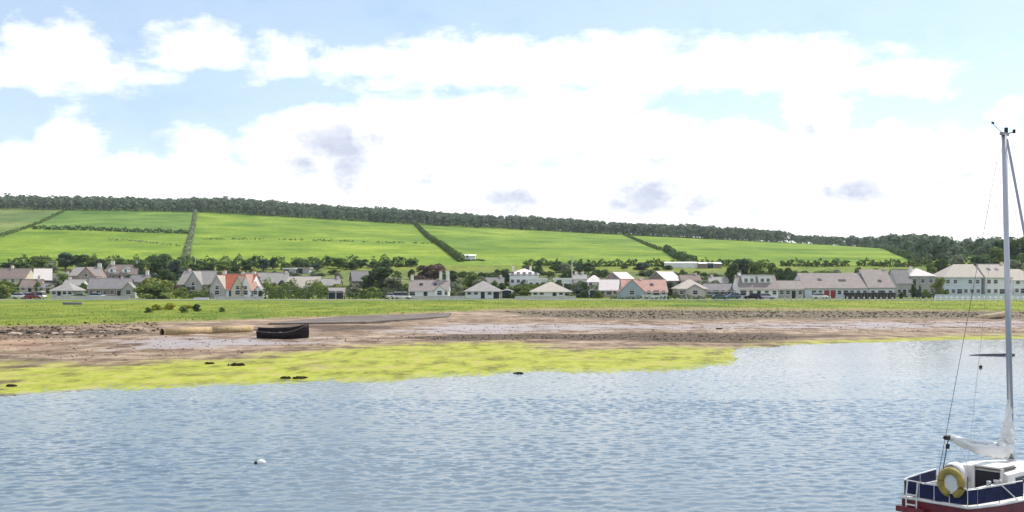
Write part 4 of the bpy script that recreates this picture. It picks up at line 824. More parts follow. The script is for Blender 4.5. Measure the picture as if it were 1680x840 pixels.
# ================================================================== cars
def car(label, px, Y, rz, col, L=4.2, kind='hatch'):
    X = XP(px, Y); t = thing('parked_car', label, 'car', (X, Y, h1(X, Y)+.02), rz, 'parked cars by the houses')
    nm = 'paint_%s' % label[:12]; simple(nm, col, .25, .05); hw = .86; k = L/4.2
    prof = [(-2.05,.28),(2.02,.28),(2.1,.55),(2.0,.78),(1.1,.92),(-1.9,.96),(-2.1,.75)]; prof = [(a*k, b_) for a, b_ in prof]
    bd = MB(); n = len(prof); vs = []
    for s_, inset in ((-hw,.08),(-hw+.1,0),(hw-.1,0),(hw,.08)):
        for a, b_ in prof: vs.append((a*(1-inset*.3), s_, .28+(b_-.28)*(1-inset) if b_ > .3 else .28+inset*.4))
    fs = [tuple(range(n)), tuple(range(3*n, 4*n))[::-1]] + [(q*n+i, q*n+(i+1) % n, (q+1)*n+(i+1) % n, (q+1)*n+i) for q in range(3) for i in range(n)]
    body = bd.add(vs, fs).obj('body', nm, t, True)
    top = [(-1.95,.94),(1.05,.9),(.35,1.42),(-1.35,1.45)] if kind == 'hatch' else [(-2.0,.94),(1.5,.9),(1.1,1.75),(-2.0,1.8)]; top = [(a*k, b_) for a, b_ in top]
    g = MB(); vs = []
    for s_ in (-1, 1):
        for a, b_ in top: vs.append((a, s_*(hw-.06-(b_-.9)*.28), b_))
    g.add(vs, [(0,1,2,3),(7,6,5,4),(0,4,5,1),(1,5,6,2),(2,6,7,3),(3,7,4,0)]).obj('cabin_glass', 'glass', t)
    (a1, b1), (a2, b2) = top[2], top[3]; ww = hw-.06-.52*.28
    MB().box(a2-.02, a1+.02, -ww, ww, b1+.0, max(b1, b2)+.07).obj('cabin_roof', nm, t)
    for sx_ in (-1.28*k, 1.3*k):
        for sy_ in (-1, 1):
            w_ = MB().tube([(sx_, sy_*(hw-.2), .3),(sx_, sy_*(hw+.01), .3)], .31, 14).obj('wheel', 'tyre', t); MB().tube([(sx_, sy_*(hw+.0), .3),(sx_, sy_*(hw+.03), .3)], .18, 10).obj('rim', 'hub', w_)
    for sy_ in (-.6,.6): MB().box(2.0*k, 2.09*k, sy_-.18, sy_+.18, .58, .7).obj('headlight', 'frame_white', t); MB().box(-2.1*k, -2.0*k, sy_-.15, sy_+.15, .6, .8).obj('tail_light', 'door_red', t)
    return t
car('white car parked beside the bright green bush', 33, 281, .1, (.75,.75,.76)); car('silver car between the white car and the red car', 46, 284, 1.3, (.45,.46,.48)); car('dark red car parked below the white-roofed house', 55, 280.5, -.15, (.30,.06,.07))
car('white van parked at the end of the line of cars by the bright green bush', 68, 282, 1.75, (.76,.76,.77), 4.6, 'van'); car('grey car tucked behind the line of cars below the small cream cottage', 45, 293, .2, (.30,.31,.34)); car('pale pink-beige car behind the white van', 60, 296, .0, (.62,.5,.46))
car('pale blue car in front of the dark stone cottage', 160, 282, .1, (.45,.55,.66)); car('dark green car parked below the slate-blue house', 1182, 271, .05, (.05,.12,.09)); car('black car parked in front of the dormer house', 1234, 274, 3.1, (.02,.02,.025)); car('silver estate car beside the black car in front of the dormer house', 1258, 274.5, .05, (.5,.52,.55)); car('blue car parked in front of the slate-blue house', 1202, 282, 3.2, (.12,.16,.28))
car('white camper van parked beside the white cottage', 660, 278, .02, (.78,.78,.77), 4.4, 'van'); car('white car parked by the low clipped hedge near the white cottage', 640, 280, 1.6, (.77,.77,.76)); car('white car in the yard of the hall', 1345, 279, .1, (.75,.75,.75))
# ================================================================== slipway
simple('slip_concrete', (.15,.13,.115), .9, .35, .5, bump=.02)
mb = MB(); pa = [unproj(p, q) for p, q in [(440,533),(560,521),(740,515.5),(735,521),(600,531)]]
n = len(pa); vs = [(x, y, z+.22) for x, y, z in pa] + [(x, y, z-.5) for x, y, z in pa]
mb.add(vs, [tuple(range(n)), tuple(range(n, 2*n))[::-1]] + [(i, (i+1) % n, n+(i+1) % n, n+i) for i in range(n)])
o = mb.obj('slipway', 'slip_concrete'); o['kind'] = 'structure'
# ================================================================== rocks and weed on the shore
def rock_mesh(seed, material, sub=1):
    bm = bmesh.new(); bmesh.ops.create_icosphere(bm, subdivisions=sub+1, radius=.5); r = random.Random(seed)
    ph = [r.uniform(0, 6.28) for _ in range(6)]
    for v in bm.verts:
        k = 1+.25*math.sin(v.co.x*6+ph[0])+.2*math.sin(v.co.y*7+ph[1])+.18*math.sin(v.co.z*8+ph[2]); v.co *= k; v.co.z *= .62
        v.co.z = max(v.co.z, -.15)
    me = bpy.data.meshes.new('stone'); bm.to_mesh(me); bm.free(); me.materials.append(mat(material)); return me
simple('rock_tan', (.40,.32,.26), .9, .35, 3, bump=.03); simple('rock_dark', (.10,.08,.07), .9, .4, 3, bump=.03)
BM = {'rock_tan':[rock_mesh(i,'rock_tan') for i in range(4)], 'rock_dark':[rock_mesh(i+5,'rock_dark') for i in range(4)]}
for i, (px, py, wpx, m_) in enumerate([(8,546,16,'rock_dark'),(24,550,24,'rock_tan'),(48,547,18,'rock_dark'),(62,549,12,'rock_tan'),(90,547,14,'rock_tan'),(106,544,12,'rock_dark'),(112,547,18,'rock_tan'),(128,547,8,'rock_tan'),(150,546,9,'rock_dark'),(166,546,12,'rock_tan'),(183,544,8,'rock_tan'),(200,543,10,'rock_dark'),(222,541,12,'rock_dark'),(236,542,12,'rock_tan'),(252,543,10,'rock_dark')]):
    X, Y, z = unproj(px, py); s_ = wpx*Y/FPX
    o = link('boulder', BM[m_][i % 4], None, (X, Y, z+.02)); o.scale = (s_, s_*.8, s_*.55); o.rotation_euler.z = i*1.3
    tag(o, ('dark weedy' if m_ == 'rock_dark' else 'pale tan')+' boulder in the line of stones leading to the pipe', 'boulder', 'boulders along the upper mud')
def rock_scatter(name, n, pxpoly, smin, smax, leafm, label):
    rng = np.random.default_rng(n); poly = upl(pxpoly); xs = [p[0] for p in poly]; ys = [p[1] for p in poly]
    base = MB(); V = []; F = []; k = 0
    bm = bmesh.new(); bmesh.ops.create_icosphere(bm, subdivisions=1, radius=.5); bv = np.array([v.co[:] for v in bm.verts]); bf = np.array([[v.index for v in f.verts] for f in bm.faces]); bm.free()
    cnt = 0
    while cnt < n:
        x = rng.uniform(min(xs), max(xs), n); y = rng.uniform(min(ys), max(ys), n); ok = in_poly(x, y, poly); x, y = x[ok], y[ok]
        z = H(x, y)
        for a, b_, c_ in zip(x, y, z):
            s_ = smin+(smax-smin)*rng.random()**2.5
            V.append(bv*rng.uniform(.6,1.3,(len(bv),1))*np.array([s_*rng.uniform(.8,1.5), s_, s_*.6]) + np.array([a, b_, c_+s_*.08])); F.append(bf+len(bv)*cnt); cnt += 1
            if cnt >= n: break
    o = link(name, np_mesh(name, np.concatenate(V), np.concatenate(F), leafm)); tag(o, label, 'rocks', None, 'stuff')
m, nt, b = new_mat('rock_mixed'); gi = nt.nodes.new('ShaderNodeNewGeometry')
nt.links.new(ramp(nt, gi.outputs['Random Per Island'], [(.2,(.03,.024,.016)),(.65,(.10,.078,.05)),(.97,(.30,.25,.17))]), b.inputs['Base Color']); b.inputs['Roughness'].default_value = .9; MATS['rock_mixed'] = m
rock_scatter('shore_rocks', 3000, [(830,511),(1000,510),(1300,510),(1500,512),(1720,513),(1720,521),(1500,520),(1200,522),(1000,522),(880,518)], .08, .45, 'rock_mixed', 'band of small dark rocks at the foot of the grassy bank')
rock_scatter('shore_pebbles', 650, [(-40,533),(260,529),(260,545),(200,552),(-40,556)], .1, .42, 'rock_mixed', 'scatter of stones on the mud below the meadow')
rock_scatter('weed_stones', 900, [(640,552),(880,549),(1200,548),(1330,553),(1210,562),(1000,557),(700,557)], .07, .26, 'weed_dark', 'dark weedy stones in a band across the mudflat')
rock_scatter('mud_stones', 1800, [(-40,552),(250,548),(420,560),(640,545),(900,530),(1300,528),(1700,526),(1700,545),(1300,548),(900,544),(620,560),(380,586),(-40,596)], .05, .22, 'rock_mixed', 'small stones strewn over the open mud')
def weed_clump(px, py, wpx, hpx_, label):
    X, Y, z = unproj(px, py); w = wpx*Y/FPX; hh = hpx_*Y/FPX*.55; rng = np.random.default_rng(int(px))
    P, N = lobes_points([(rng.uniform(-.4,.4)*w, rng.uniform(-.3,.3)*w, hh*.25, w*.22, hh*.45) for _ in range(7)]+[(0,0,hh*.3,w*.2,hh*.7)], 160, rng); P[:,2] = np.maximum(P[:,2], 0)
    V, F = cards(P, N, .16, .5, rng); o = link('seaweed_clump', np_mesh('seaweed_clump', V, F, 'weed_dark'), None, (X, Y, z)); tag(o, label, 'seaweed', 'seaweed clumps on the algae')
weed_clump(386,600,26,7,'biggest dark seaweed clump on the algae below the black boat')
for px, py, w_ in [(20,634,18),(470,621,18),(490,621,22),(850,614,12)]: weed_clump(px, py, w_, 4, 'small dark seaweed clump near the edge of the algae')
for px, py, w_ in [(340,597,18),(1180,540,10)]: weed_clump(px, py, w_, 3, 'small dark seaweed clump on the open mud and algae')
# ================================================================== rusty pipe
simple('bore_shade_black', (.02,.016,.012), .95, .3)
xa, ya, za = unproj(266, 549.5); xb, yb, zb_ = unproj(413, 543.5); rr = .42
t = thing('drain_pipe', 'long rusty tan pipe lying on the mud beside the black boat', 'pipe', ((xa+xb)/2, (ya+yb)/2, (za+zb_)/2), 0)
c0 = Vector(t.location); A = Vector((xa, ya, za+rr*.66))-c0; B = Vector((xb, yb, zb_+rr*.66))-c0; d = (B-A)
m, nt, b = new_mat('rust'); n_ = tex_noise(nt, 3.5, 6, .7); nt.links.new(ramp(nt, n_, [(.3,(.25,.16,.08)),(.5,(.40,.30,.17)),(.7,(.50,.40,.25))]), b.inputs['Base Color']); b.inputs['Roughness'].default_value = .85; add_bump(nt, b, n_, .5, .03); MATS['rust'] = m
def hollow(p, q, ro, ri, name, mats, parent, n=24):
    d_ = (q-p).normalized(); a = d_.cross(Vector((0,0,1))).normalized(); u = d_.cross(a); vs = []
    for c_, r_ in ((p,ro),(q,ro),(q,ri),(p,ri)):
        for k in range(n): vs.append(c_+(a*math.cos(6.2832*k/n)+u*math.sin(6.2832*k/n))*r_)
    return MB().add(vs, [(i*n+k, i*n+(k+1) % n, ((i+1) % 4)*n+(k+1) % n, ((i+1) % 4)*n+k) for i in range(4) for k in range(n)]).obj(name, mats, parent, True)
segs = [0,.52,1.0]
for i in range(2):
    p = A+d*segs[i]; q = A+d*(segs[i+1]-.001); hollow(p, q, rr*(1-.01*i), rr*.9*(1-.01*i), 'pipe_section', 'rust', t)
    if i: hollow(p-d*.003, p+d*.003, rr*1.03, rr*.98, 'flange', 'rust', t)
MB().tube([A+d*.01, A+d*.03], rr*.87, 16).obj('bore_shade_disc', 'bore_shade_black', t)  # black disc stands for the shade inside the pipe bore
hollow(A-d*.002, A+d*.008, rr*1.08, rr*.885, 'rim', 'rust', t)
MB().tube([B*.985+Vector((0,0,-.05)), B+d*.09+Vector((0,0,-.15))], [.12,.1], 8).obj('broken_stub', 'stone_dark', t)
# ================================================================== open boats
def boat_sections(L, beam, depth, bow=1.0, n=15, stern=.72):
    secs = []
    for i in range(n):
        u = i/(n-1); x = -L/2+L*u
        hb = beam/2*(stern+(1-stern)*math.sin(min(1, u/.5)*math.pi/2)) if u < .5 else beam/2*max(.02, math.cos((u-.5)/.5*math.pi/2)**.62)
        sheer = depth*(1+.34*max(0,(u-.45)/.55)**2*bow+.12*max(0,(.35-u)/.35)**2); keel = .0+.28*depth*max(0,(u-.82)/.18)**2
        ring = []
        for k in range(7):
            v = k/6; ang = v*math.pi/2; y = hb*math.sin(ang)**.75; z = keel+(sheer-keel)*(1-math.cos(ang))**.9
            ring.append((y, z))
        secs.append((x, ring))
    return secs
def boat_shell(mb, secs, thick=0.0):
    rows = []
    for x, ring in secs: rows.append([(x, -y, z) for y, z in ring[::-1]] + [(x, y, z) for y, z in ring[1:]])
    n = len(rows[0]); vs = [v for r in rows for v in r]
    fs = [(i*n+k, (i+1)*n+k, (i+1)*n+k+1, i*n+k+1) for i in range(len(rows)-1) for k in range(n-1)]
    mb.add(vs, fs); return rows
def solid(o, th): md = o.modifiers.new('thick', 'SOLIDIFY'); md.thickness = th; md.offset = 1
simple('tar', (.022,.019,.02), .6, .4, 3, bump=.01); simple('boat_wood', (.17,.13,.11), .8, .35, 3, sc3=(1,6,6)); simple('boat_tan', (.45,.36,.23), .8, .25, 2)
xa, ya, za = unproj(462, 556)
t = thing('rowing_boat', 'black tarred open boat leaning on the mud beside the pipe', 'boat', (xa, ya+.75, za-.13), R(4))
tilt = R(14)
secs = boat_sections(5.3, 1.9, 1.05, 1.9); mb = MB(); rows = boat_shell(mb, secs)
hull = mb.obj('hull', 'tar', t, True); solid(hull, .05); hull.rotation_euler.x = tilt
def sub(o): o.rotation_euler.x = tilt; return o
r0 = rows[0]; mb = MB(); mb.add([(x-.03, y, z) for x, y, z in r0]+[(x+.03, y, z) for x, y, z in r0], [tuple(range(len(r0))), tuple(range(len(r0), 2*len(r0)))[::-1]]+[(i,(i+1) % len(r0),len(r0)+(i+1) % len(r0),len(r0)+i) for i in range(len(r0))]); sub(mb.obj('transom', 'tar', t))
for sgn in (0, -1): sub(MB().tube([r[sgn] for r in rows], .04, 6).obj('gunwale', 'boat_wood', t))
for k in (3, 6, 9): y_ = rows[k][0][1]; sub(MB().box(rows[k][0][0]-.13, rows[k][0][0]+.13, y_*.93, -y_*.93, .62, .66).obj('thwart', 'boat_wood', t))
for k in (2,4,5,7,8,10): sub(MB().tube([(x*.998, y*.95, z+.03) for x, y, z in rows[k]], .022, 5).obj('rib', 'tar', t))
sub(MB().tube([(rows[-1][6][0], 0, .15),(rows[-1][6][0]+.08, 0, .8),(rows[-1][0][0]+.03, 0, rows[-1][0][2]+.12)], .05, 6).obj('stem_post', 'tar', t))
for q in (2, 4): 
    for sgn in (1, -1): sub(MB().tube([(r[6+sgn*q][0], r[6+sgn*q][1]*1.03, r[6+sgn*q][2]) for r in rows], .018, 4).obj('strake', 'tar', t))
# upturned dinghy
xa, ya, za = unproj(1630, 523)
t = thing('upturned_dinghy', 'tan upturned dinghy lying at the top of the beach beyond the yacht mast', 'boat', (xa, ya+.8, za-.05), R(172))
t.rotation_euler = (R(8), R(9), R(172))
secs = boat_sections(4.6, 1.7, .8, .6); mb = MB(); boat_shell(mb, [(x, [(y, .86-z) for y, z in ring]) for x, ring in secs]); hull = mb.obj('hull', 'boat_tan', t, True); solid(hull, .04)
MB().tube([(-2.3,0,.86),(0,0,.9),(1.7,0,.86),(2.25,0,.62)], .05, 6).obj('keel', 'boat_wood', t)
for sgn in (1,-1): MB().tube([(x, sgn*ring[-1][0], .86-ring[-1][1]) for x, ring in secs], .04, 6).obj('gunwale', 'boat_wood', t)
# ================================================================== things afloat
simple('buoy_white', (.80,.80,.78), .4, .08, 3); simple('buoy_dark', (.03,.03,.035), .5, .2)
Y = 6.5*FPX/(760-HOR); t = thing('mooring_buoy', 'white lozenge mooring buoy with a black end on the open water', 'buoy', (XP(428, Y), Y, -.02), .15); t.scale = (.8,.8,.8)
MB().tube([(-.16,0,.05),(-.12,0,.05),(0,0,.06),(.14,0,.05),(.22,0,.04)], [.05,.12,.15,.12,.03], 12).obj('float', 'buoy_white', t, True)
MB().tube([(-.29,0,.02),(-.26,0,.03),(-.2,0,.03),(-.155,0,.04)], [.03,.09,.11,.06], 10).obj('end_cap', 'buoy_dark', t, True); MB().tube([(.2,0,.05),(.26,0,.07)], .015, 6).obj('shackle', 'hub', t)
Y = 6.5*FPX/(603-HOR); t = thing('mooring_buoy', 'small dark round buoy between the yacht mast and the far beach', 'buoy', (XP(1609, Y), Y, 0)); MB().tube([(0,0,-.1),(0,0,0),(0,0,.12),(0,0,.18)], [.04,.12,.12,.05], 10).obj('float', 'buoy_dark', t, True); MB().tube([(0,0,.24),(0,0,.34)], .02, 6).obj('ring', 'hub', t)
Y = 6.5*FPX/(583-HOR); t = thing('floating_log', 'long thin dark log floating near the yacht mast', 'log', (XP(1627, Y), Y, 0), -.05)
MB().tube([(-1.9,0,.0),(-.8,.05,.05),(.6,-.03,.07),(1.6,0,.1),(1.95,0,.06)], [.04,.07,.09,.11,.07], 8).obj('stem', 'stone_dark', t, True); MB().tube([(1.2,0,.1),(1.4,.05,.3)], [.04,.015], 5).obj('branch_stub', 'stone_dark', t)
# ================================================================== yacht
SPEC[0] = .4
simple('hull_red', (.15,.02,.028), .35, .35, 2.5, sc3=(1,1,.25)); simple('gel_white', (.72,.71,.68), .4, .14, 2.5, sc3=(1,1,.4)); simple('canvas_navy', (.012,.016,.065), .85, .5, 4, bump=.05); simple('spar', (.46,.47,.50), .35, .06, 2, metal=.6)
simple('sailcloth', (.80,.79,.76), .85, .06, 2, bump=.02); simple('sail_uv', (.46,.45,.52), .8, .12, 2); simple('buoy_yellow', (.33,.25,.06), .7, .25, 4); simple('wire', (.25,.25,.26), .4, .1, metal=.7); simple('rope_dark', (.05,.05,.06), .8)
simple('antifoul', (.05,.06,.12), .6, .2); simple('opening_shade', (.02,.02,.03), .8)
yt = thing('sailing_yacht', 'moored sailing yacht with red hull, navy canvas dodgers and a lowered white mainsail', 'yacht', (10.46, 27.19, 0), R(40))
st = [(0,.88,1.0,.05),(.35,.96,.985,-.1),(1.2,1.1,.965,-.3),(2.2,1.2,.96,-.4),(3.4,1.24,.975,-.45),(4.6,1.14,1.02,-.42),(5.7,.86,1.08,-.35),(6.6,.5,1.15,-.25),(7.25,.2,1.21,-.05),(7.6,.03,1.26,.25)]
rows = []
for x, hb, zs_, zk in st:
    half = [(hb, zs_), (hb*.985, zs_*.72+zk*.0), (hb*.93, zs_*.42), (hb*.8, .12), (hb*.5, zk*.55), (.0, zk)]
    rows.append([(x, -y, z) for y, z in half] + [(x, y, z) for y, z in half[-2::-1]])
n = len(rows[0]); mb = MB(); mb.add([v for r in rows for v in r], [(i*n+k, (i+1)*n+k, (i+1)*n+k+1, i*n+k+1) for i in range(len(rows)-1) for k in range(n-1)]+[tuple(range(n))])
mb.obj('hull', 'hull_red', yt, True)
for s_ in (-1, 1):
    MB().tube([(x, s_*(hb+.01), z) for x, hb, z, _ in st], .034, 8).obj('toe_rail', 'gel_white', yt, True)
    MB().tube([(x, s_*(hb*.96+.012), z*.55) for x, hb, z, _ in st[:-1]], .018, 6).obj('cove_line', 'gel_white', yt)
MB().tube([(-.01, y, 1.0) for y in (-.88,-.4,0,.4,.88)], .034, 8).obj('toe_rail', 'gel_white', yt)
mb = MB()
for (x0,h0,z0,_),(x1,h1_,z1,_) in zip(st[:-1], st[1:]):
    if .3 < x0 < 2.1:
        for s_ in (-1, 1): mb.add([(x0,s_*h0,z0+.01),(x1,s_*h1_,z1+.01),(x1,s_*.55,z1+.03),(x0,s_*.55,z0+.03)], [(0,1,2,3)])
    else: mb.add([(x0,-h0,z0+.01),(x1,-h1_,z1+.01),(x1,0,z1+.05),(x0,0,z0+.05),(x1,h1_,z1+.01),(x0,h0,z0+.01)], [(0,1,2,3),(3,2,4,5)])
mb.obj('deck', 'gel_white', yt)
MB().box(.36, 2.19, -.54, .54, .55, .6).obj('cockpit_floor', 'gel_white', yt)
for s_ in (-1, 1): MB().prism([(s_*.56,.62),(s_*.70,.98),(s_*.66,1.3),(s_*.56,1.32)], .34, 2.2, 'x').obj('coaming', 'gel_white', yt)
MB().box(.2, .335, -.66, .66, .98, 1.26).obj('aft_locker', 'gel_white', yt)
# cabin
cab = [(2.2,.78,1.62),(2.9,.78,1.63),(4.2,.70,1.55),(5.2,.55,1.45),(5.8,.42,1.12)]
mb = MB(); vs = []
for x, hw, z in cab: vs += [(x,-hw-.06,.95),(x,-hw,z-.1),(x,-hw*.75,z),(x,0,z+.05),(x,hw*.75,z),(x,hw,z-.1),(x,hw+.06,.95)]
mb.add(vs, [(i*7+k,(i+1)*7+k,(i+1)*7+k+1,i*7+k+1) for i in range(4) for k in range(6)]+[tuple(range(7)), tuple(range(28,35))[::-1]]); cb = mb.obj('cabin', 'gel_white', yt)
MB().box(2.165, 2.195, -.60, .06, .98, 1.56).obj('companionway_shade', 'opening_shade', cb)  # dark panel: the shade of the open hatchway put into its colour
MB().box(2.1, 2.9, -.64, .1, 1.665, 1.70).obj('sliding_hatch', 'gel_white', cb)
for y_ in (-.66, .09): MB().box(2.13, 2.198, y_-.035, y_+.035, .96, 1.66).obj('hatch_post', 'gel_white', cb)
MB().box(2.14, 2.9, -.68, .13, 1.615, 1.655).obj('hatch_rail', 'boat_wood', cb)
for s_ in (-1, 1):
    for x0, x1 in ((2.6,3.3),(3.6,4.3)): MB().box(x0, x1, s_*.79-.02, s_*.79+.02, 1.2, 1.42).obj('cabin_window', 'glass', cb)
# spray hood, folded white, port half
mb = MB(); vs = []
for x, hh in ((1.95,.42),(2.2,.46),(2.5,.3)):
    for k in range(9): a = math.pi*k/8; vs.append((x, .62+.36*math.cos(a)*-1-.02, 1.22+hh*math.sin(a)))
mb.add(vs, [(i*9+k,(i+1)*9+k,(i+1)*9+k+1,i*9+k+1) for i in range(2) for k in range(8)]); o = mb.obj('spray_hood', 'sailcloth', yt, True); solid(o, .02)
# pushpit rails, stanchions, dodgers
ring = [(2.2,-1.16),(1.2,-1.06),(.35,-.93),(.05,-.84),(.0,-.4),(.0,0),(.0,.4),(.05,.84),(.35,.93),(1.2,1.06),(2.2,1.16)]
MB().tube([(x,y,1.44) for x,y in ring], .014, 8).obj('pushpit_rail', 'gel_white', yt, True)
far_ = [(2.2,1.16),(3.4,1.2),(4.6,1.1),(5.7,.82),(6.6,.47),(7.3,.15)]
for s_ in (-1, 1):
    MB().tube([(x, s_*y, 1.46+.02*x*.5) for x, y in far_], .008, 5).obj('guard_wire', 'wire', yt); MB().tube([(x, s_*y, 1.22) for x, y in far_], .006, 5).obj('guard_wire', 'wire', yt)
    for x, y in far_[1:]: MB().tube([(x, s_*y, .98),(x, s_*y, 1.5)], .014, 6).obj('stanchion', 'gel_white', yt)
for x, y in ring: MB().tube([(x,y,.97),(x,y,1.45)], .011, 6).obj('stanchion', 'gel_white', yt)
for (x0,y0),(x1,y1) in zip(ring[:-1], ring[1:]):
    q = 1.012; MB().add([(x0*q,y0*q,1.05),(x1*q,y1*q,1.05),(x1*q,y1*q,1.41),(x0*q,y0*q,1.41),(x0*q+.008,y0*q*.99,1.05),(x1*q+.008,y1*q*.99,1.05),(x1*q+.008,y1*q*.99,1.41),(x0*q+.008,y0*q*.99,1.41)], [(0,1,2,3),(7,6,5,4),(0,4,5,1),(3,2,6,7),(0,3,7,4),(1,5,6,2)]).obj('dodger_panel', 'canvas_navy', yt)
for x0, x1 in ((1.9,1.2),(2.9,2.2)): MB().tube([(x0,-1.19,.99),(x1,-1.12,1.43)], .014, 6).obj('brace', 'gel_white', yt)
# stern ladder
for y_ in (.42,.70): MB().tube([(-.03,y_,1.46),(-.09,y_,1.1),(-.1,y_,.25)], .018, 6).obj('ladder_rail', 'gel_white', yt)
for z_ in (.35,.6,.85,1.1): MB().box(-.13,-.08,.42,.70,z_,z_+.03).obj('ladder_step', 'gel_white', yt)
MB().box(-.16,-.02,.2,.95,.66,.80).obj('stern_step', 'hull_red', yt)
# mast and rig, a little rake aft
mx_, mz0, mz1 = 4.05, 1.5, 10.42; rake = -.42
MB().tube([(mx_,0,mz0),(mx_+rake*.5,0,(mz0+mz1)/2),(mx_+rake,0,mz1)], [.078,.076,.062], 12).obj('mast', 'spar', yt, True)
mt = (mx_+rake, 0, mz1)
MB().box(mt[0]-.16, mt[0]+.2, -.045, .045, mz1-.02, mz1+.06).obj('masthead_fitting', 'wire', yt)
MB().tube([(mt[0]+.12,0,mz1+.05),(mt[0]+.12,0,mz1+.2)], .05, 8).obj('masthead_light', 'buoy_dark', yt)
MB().tube([(mt[0]+.1,-.02,mz1+.02),(mt[0]+.36,-.1,mz1+.1)], .018, 6).obj('light_arm', 'wire', yt); MB().tube([(mt[0]+.36,-.1,mz1+.06),(mt[0]+.36,-.1,mz1+.16)], .04, 8).obj('anchor_light', 'buoy_dark', yt)
MB().tube([(mt[0]-.1,0,mz1+.04),(mt[0]-.42,.1,mz1+.26)], .008, 5).obj('wind_vane_arm', 'wire', yt); MB().box(mt[0]-.5, mt[0]-.36, .09, .1, mz1+.26, mz1+.32).obj('wind_vane', 'buoy_dark', yt)
MB().tube([(0.02,0,1.05),(.3,0,1.9),(mt[0]-.12,0,mz1)], [.013,.008,.005], 6).obj('backstay', 'rope_dark', yt)
for s_ in (-1, 1): MB().tube([(3.9,s_*1.2,1.0),(mt[0],s_*.05,mz1-.25)], .004, 5).obj('shroud', 'wire', yt)
MB().tube([(7.45,0,1.28),(mt[0]+.16,0,mz1-.1)], [.055,.035], 8).obj('furled_jib', 'sail_uv', yt)
be = Vector((.67,0,2.52)); bi = Vector((mx_-.1,0,1.98))
MB().tube([be+Vector((-.06,0,.02)), bi], .05, 10).obj('boom', 'spar', yt)
MB().tube([be+Vector((-.14,0,.03)), be+Vector((.02,0,.02))], [.055,.065], 8).obj('boom_end', 'buoy_dark', yt)
MB().tube([be+Vector((.02,0,-.02)), (.3,.02,1.28)], .014, 6).obj('mainsheet', 'rope_dark', yt); MB().tube([be+Vector((.0,0,-.14)), be+Vector((-.02,0,-.26))], .05, 8).obj('sheet_block', 'buoy_dark', yt)
# lowered mainsail: a slumped roll along the boom that climbs the mast
path = []; NS = 60
cp = [be+Vector((.02,0,.05)), be.lerp(bi,.35)+Vector((0,0,-.10)), be.lerp(bi,.7)+Vector((0,0,-.16)), bi+Vector((-.28,0,.0)), bi+Vector((-.12,0,.32)), bi+Vector((-.03,0,.8)), bi+Vector((0,0,1.3))]
rd = [.06,.105,.15,.215,.19,.11,.055]
def cr(v, u):
    k = min(int(u*(len(v)-1)), len(v)-2); f_ = u*(len(v)-1)-k; g_ = lambda j: v[max(0, min(len(v)-1, j))]
    p0, p1, p2, p3 = g_(k-1), g_(k), g_(k+1), g_(k+2)
    return .5*((2*p1)+(p2-p0)*f_+(2*p0-5*p1+4*p2-p3)*f_*f_+(3*p1-p0-3*p2+p3)*f_**3)
for i in range(NS):
    u = i/(NS-1); path.append((cr(cp, u), cr(rd, u)*(1+.10*math.sin(i*1.1)+.07*math.sin(i*2.7))))
mb = MB(); vs = []; nk = 18
for i, (p, rad) in enumerate(path):
    q0 = path[max(i-1,0)][0]; q1 = path[min(i+1,NS-1)][0]; dd = (q1-q0).normalized(); a = Vector((0,1,0)); u_ = dd.cross(a).normalized()
    for k in range(nk):
        an = 6.2832*k/nk; fold = 1+.2*math.sin(an*4+i*.22+math.sin(i*.5))+.13*math.sin(an*7-i*.4)+.06*math.sin(an*11+i*.9); r_ = rad*fold
        vs.append(p + a*math.cos(an)*r_*.75 + u_*math.sin(an)*r_*1.15)
mb.add(vs, [(i*nk+k,(i+1)*nk+k,(i+1)*nk+(k+1) % nk,i*nk+(k+1) % nk) for i in range(NS-1) for k in range(nk)]+[tuple(range(nk)), tuple(range((NS-1)*nk,NS*nk))[::-1]]); mb.obj('mainsail', 'sailcloth', yt, True)
MB().tube([(mx_,0,1.5),(mx_,0,1.66)], .12, 10).obj('mast_step', 'spar', yt)
for yy_ in (-.05,.03,.07): MB().tube([(mx_+.02,yy_*1.4,1.6),(mt[0]+.05,yy_,mz1-.1)], .005, 5).obj('halyard', 'sailcloth', yt)
for s_ in (-1, 1):
    MB().tube([(1.5,s_*.64,1.31),(1.5,s_*.64,1.38),(1.5,s_*.64,1.44)], [.07,.05,.06], 12).obj('winch', 'spar', yt, True)
    MB().tube([(2.7,s_*1.24,1.02),(2.7,s_*1.27,.95),(2.7,s_*1.29,.55),(2.7,s_*1.28,.47)], [.02,.09,.1,.03], 10).obj('fender', 'gel_white', yt, True)
    MB().tube([(1.5,s_*.66,1.37),(1.9,s_*.72,1.32),(2.6,s_*.98,1.05),(3.4,s_*1.05,1.06)], .008, 5).obj('sheet_rope', 'rope_dark', yt)
MB().tube([(2.0+.09*math.cos(a), -.62+.09*math.sin(a), 1.345+.006*a) for a in [k*.5 for k in range(26)]], .012, 5).obj('rope_coil', 'sailcloth', yt)
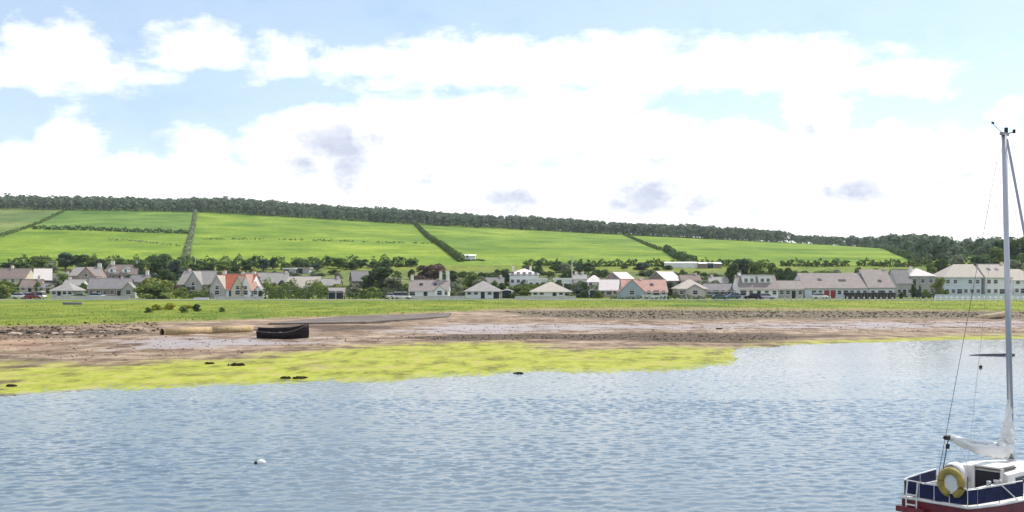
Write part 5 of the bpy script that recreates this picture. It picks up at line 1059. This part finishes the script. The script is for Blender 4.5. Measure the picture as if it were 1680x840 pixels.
MB().tube([be+Vector((.5,0,-.1)), (1.9,.1,1.62)], .008, 5).obj('preventer_rope', 'sailcloth', yt)
MB().box(.42,.52,-.04,.04,.6,1.22).obj('tiller_post', 'boat_wood', yt); MB().tube([(.45,0,1.2),(1.3,.05,1.34)], .024, 6).obj('tiller', 'boat_wood', yt)
MB().tube([(.05,-.84,1.45),(.05,-.84,1.75)], .014, 6).obj('ensign_staff', 'boat_wood', yt)
# life ring hung on the stern rail
fw = Vector((math.cos(R(40)), math.sin(R(40)), 0)); lf_ = Vector((-math.sin(R(40)), math.cos(R(40)), 0))
pos = Vector((10.46,27.19,0)) - lf_*.52 - fw*.10
t = thing('life_ring', 'faded yellow horseshoe lifebuoy hung on the yacht stern rail', 'lifebuoy', (pos.x, pos.y, 1.20), R(40))
t.rotation_euler = (0, R(-6), R(40))
pts = [(0, .27*math.sin(a), .37-.30*math.cos(a)*-1) for a in [R(-165+330*k/24) for k in range(25)]]
MB().tube(pts, [.075]+[.088]*23+[.075], 12).obj('ring_body', 'buoy_yellow', t, True)
MB().box(.0, .03, -.14, .14, .1, .66).obj('holder', 'gel_white', t)
for a in (-70, 0, 70): 
    c_ = Vector((0, .27*math.sin(R(a)), .37+.30*math.cos(R(a)))); ax = Vector((0, math.cos(R(a)), -math.sin(R(a)))); MB().tube([c_-ax*.03, c_+ax*.03], .093, 12).obj('band', 'buoy_yellow', t)

# ================================================================== air
HAZE = 0.00007
if HAZE:
    m = bpy.data.materials.new('haze_air'); m.use_nodes = True; nt = m.node_tree; nt.nodes.clear()
    pv = nt.nodes.new('ShaderNodeVolumePrincipled'); pv.inputs['Color'].default_value = (.80,.88,1.0,1); pv.inputs['Density'].default_value = HAZE; pv.inputs['Anisotropy'].default_value = .3
    ou = nt.nodes.new('ShaderNodeOutputMaterial'); nt.links.new(pv.outputs[0], ou.inputs['Volume']); MATS['haze'] = m
    o = MB().box(-5300, 5300, -5300, 2800, -75, 110).obj('haze', 'haze'); o['kind'] = 'stuff'; o['label'] = 'thin summer haze lying over the village and hill'
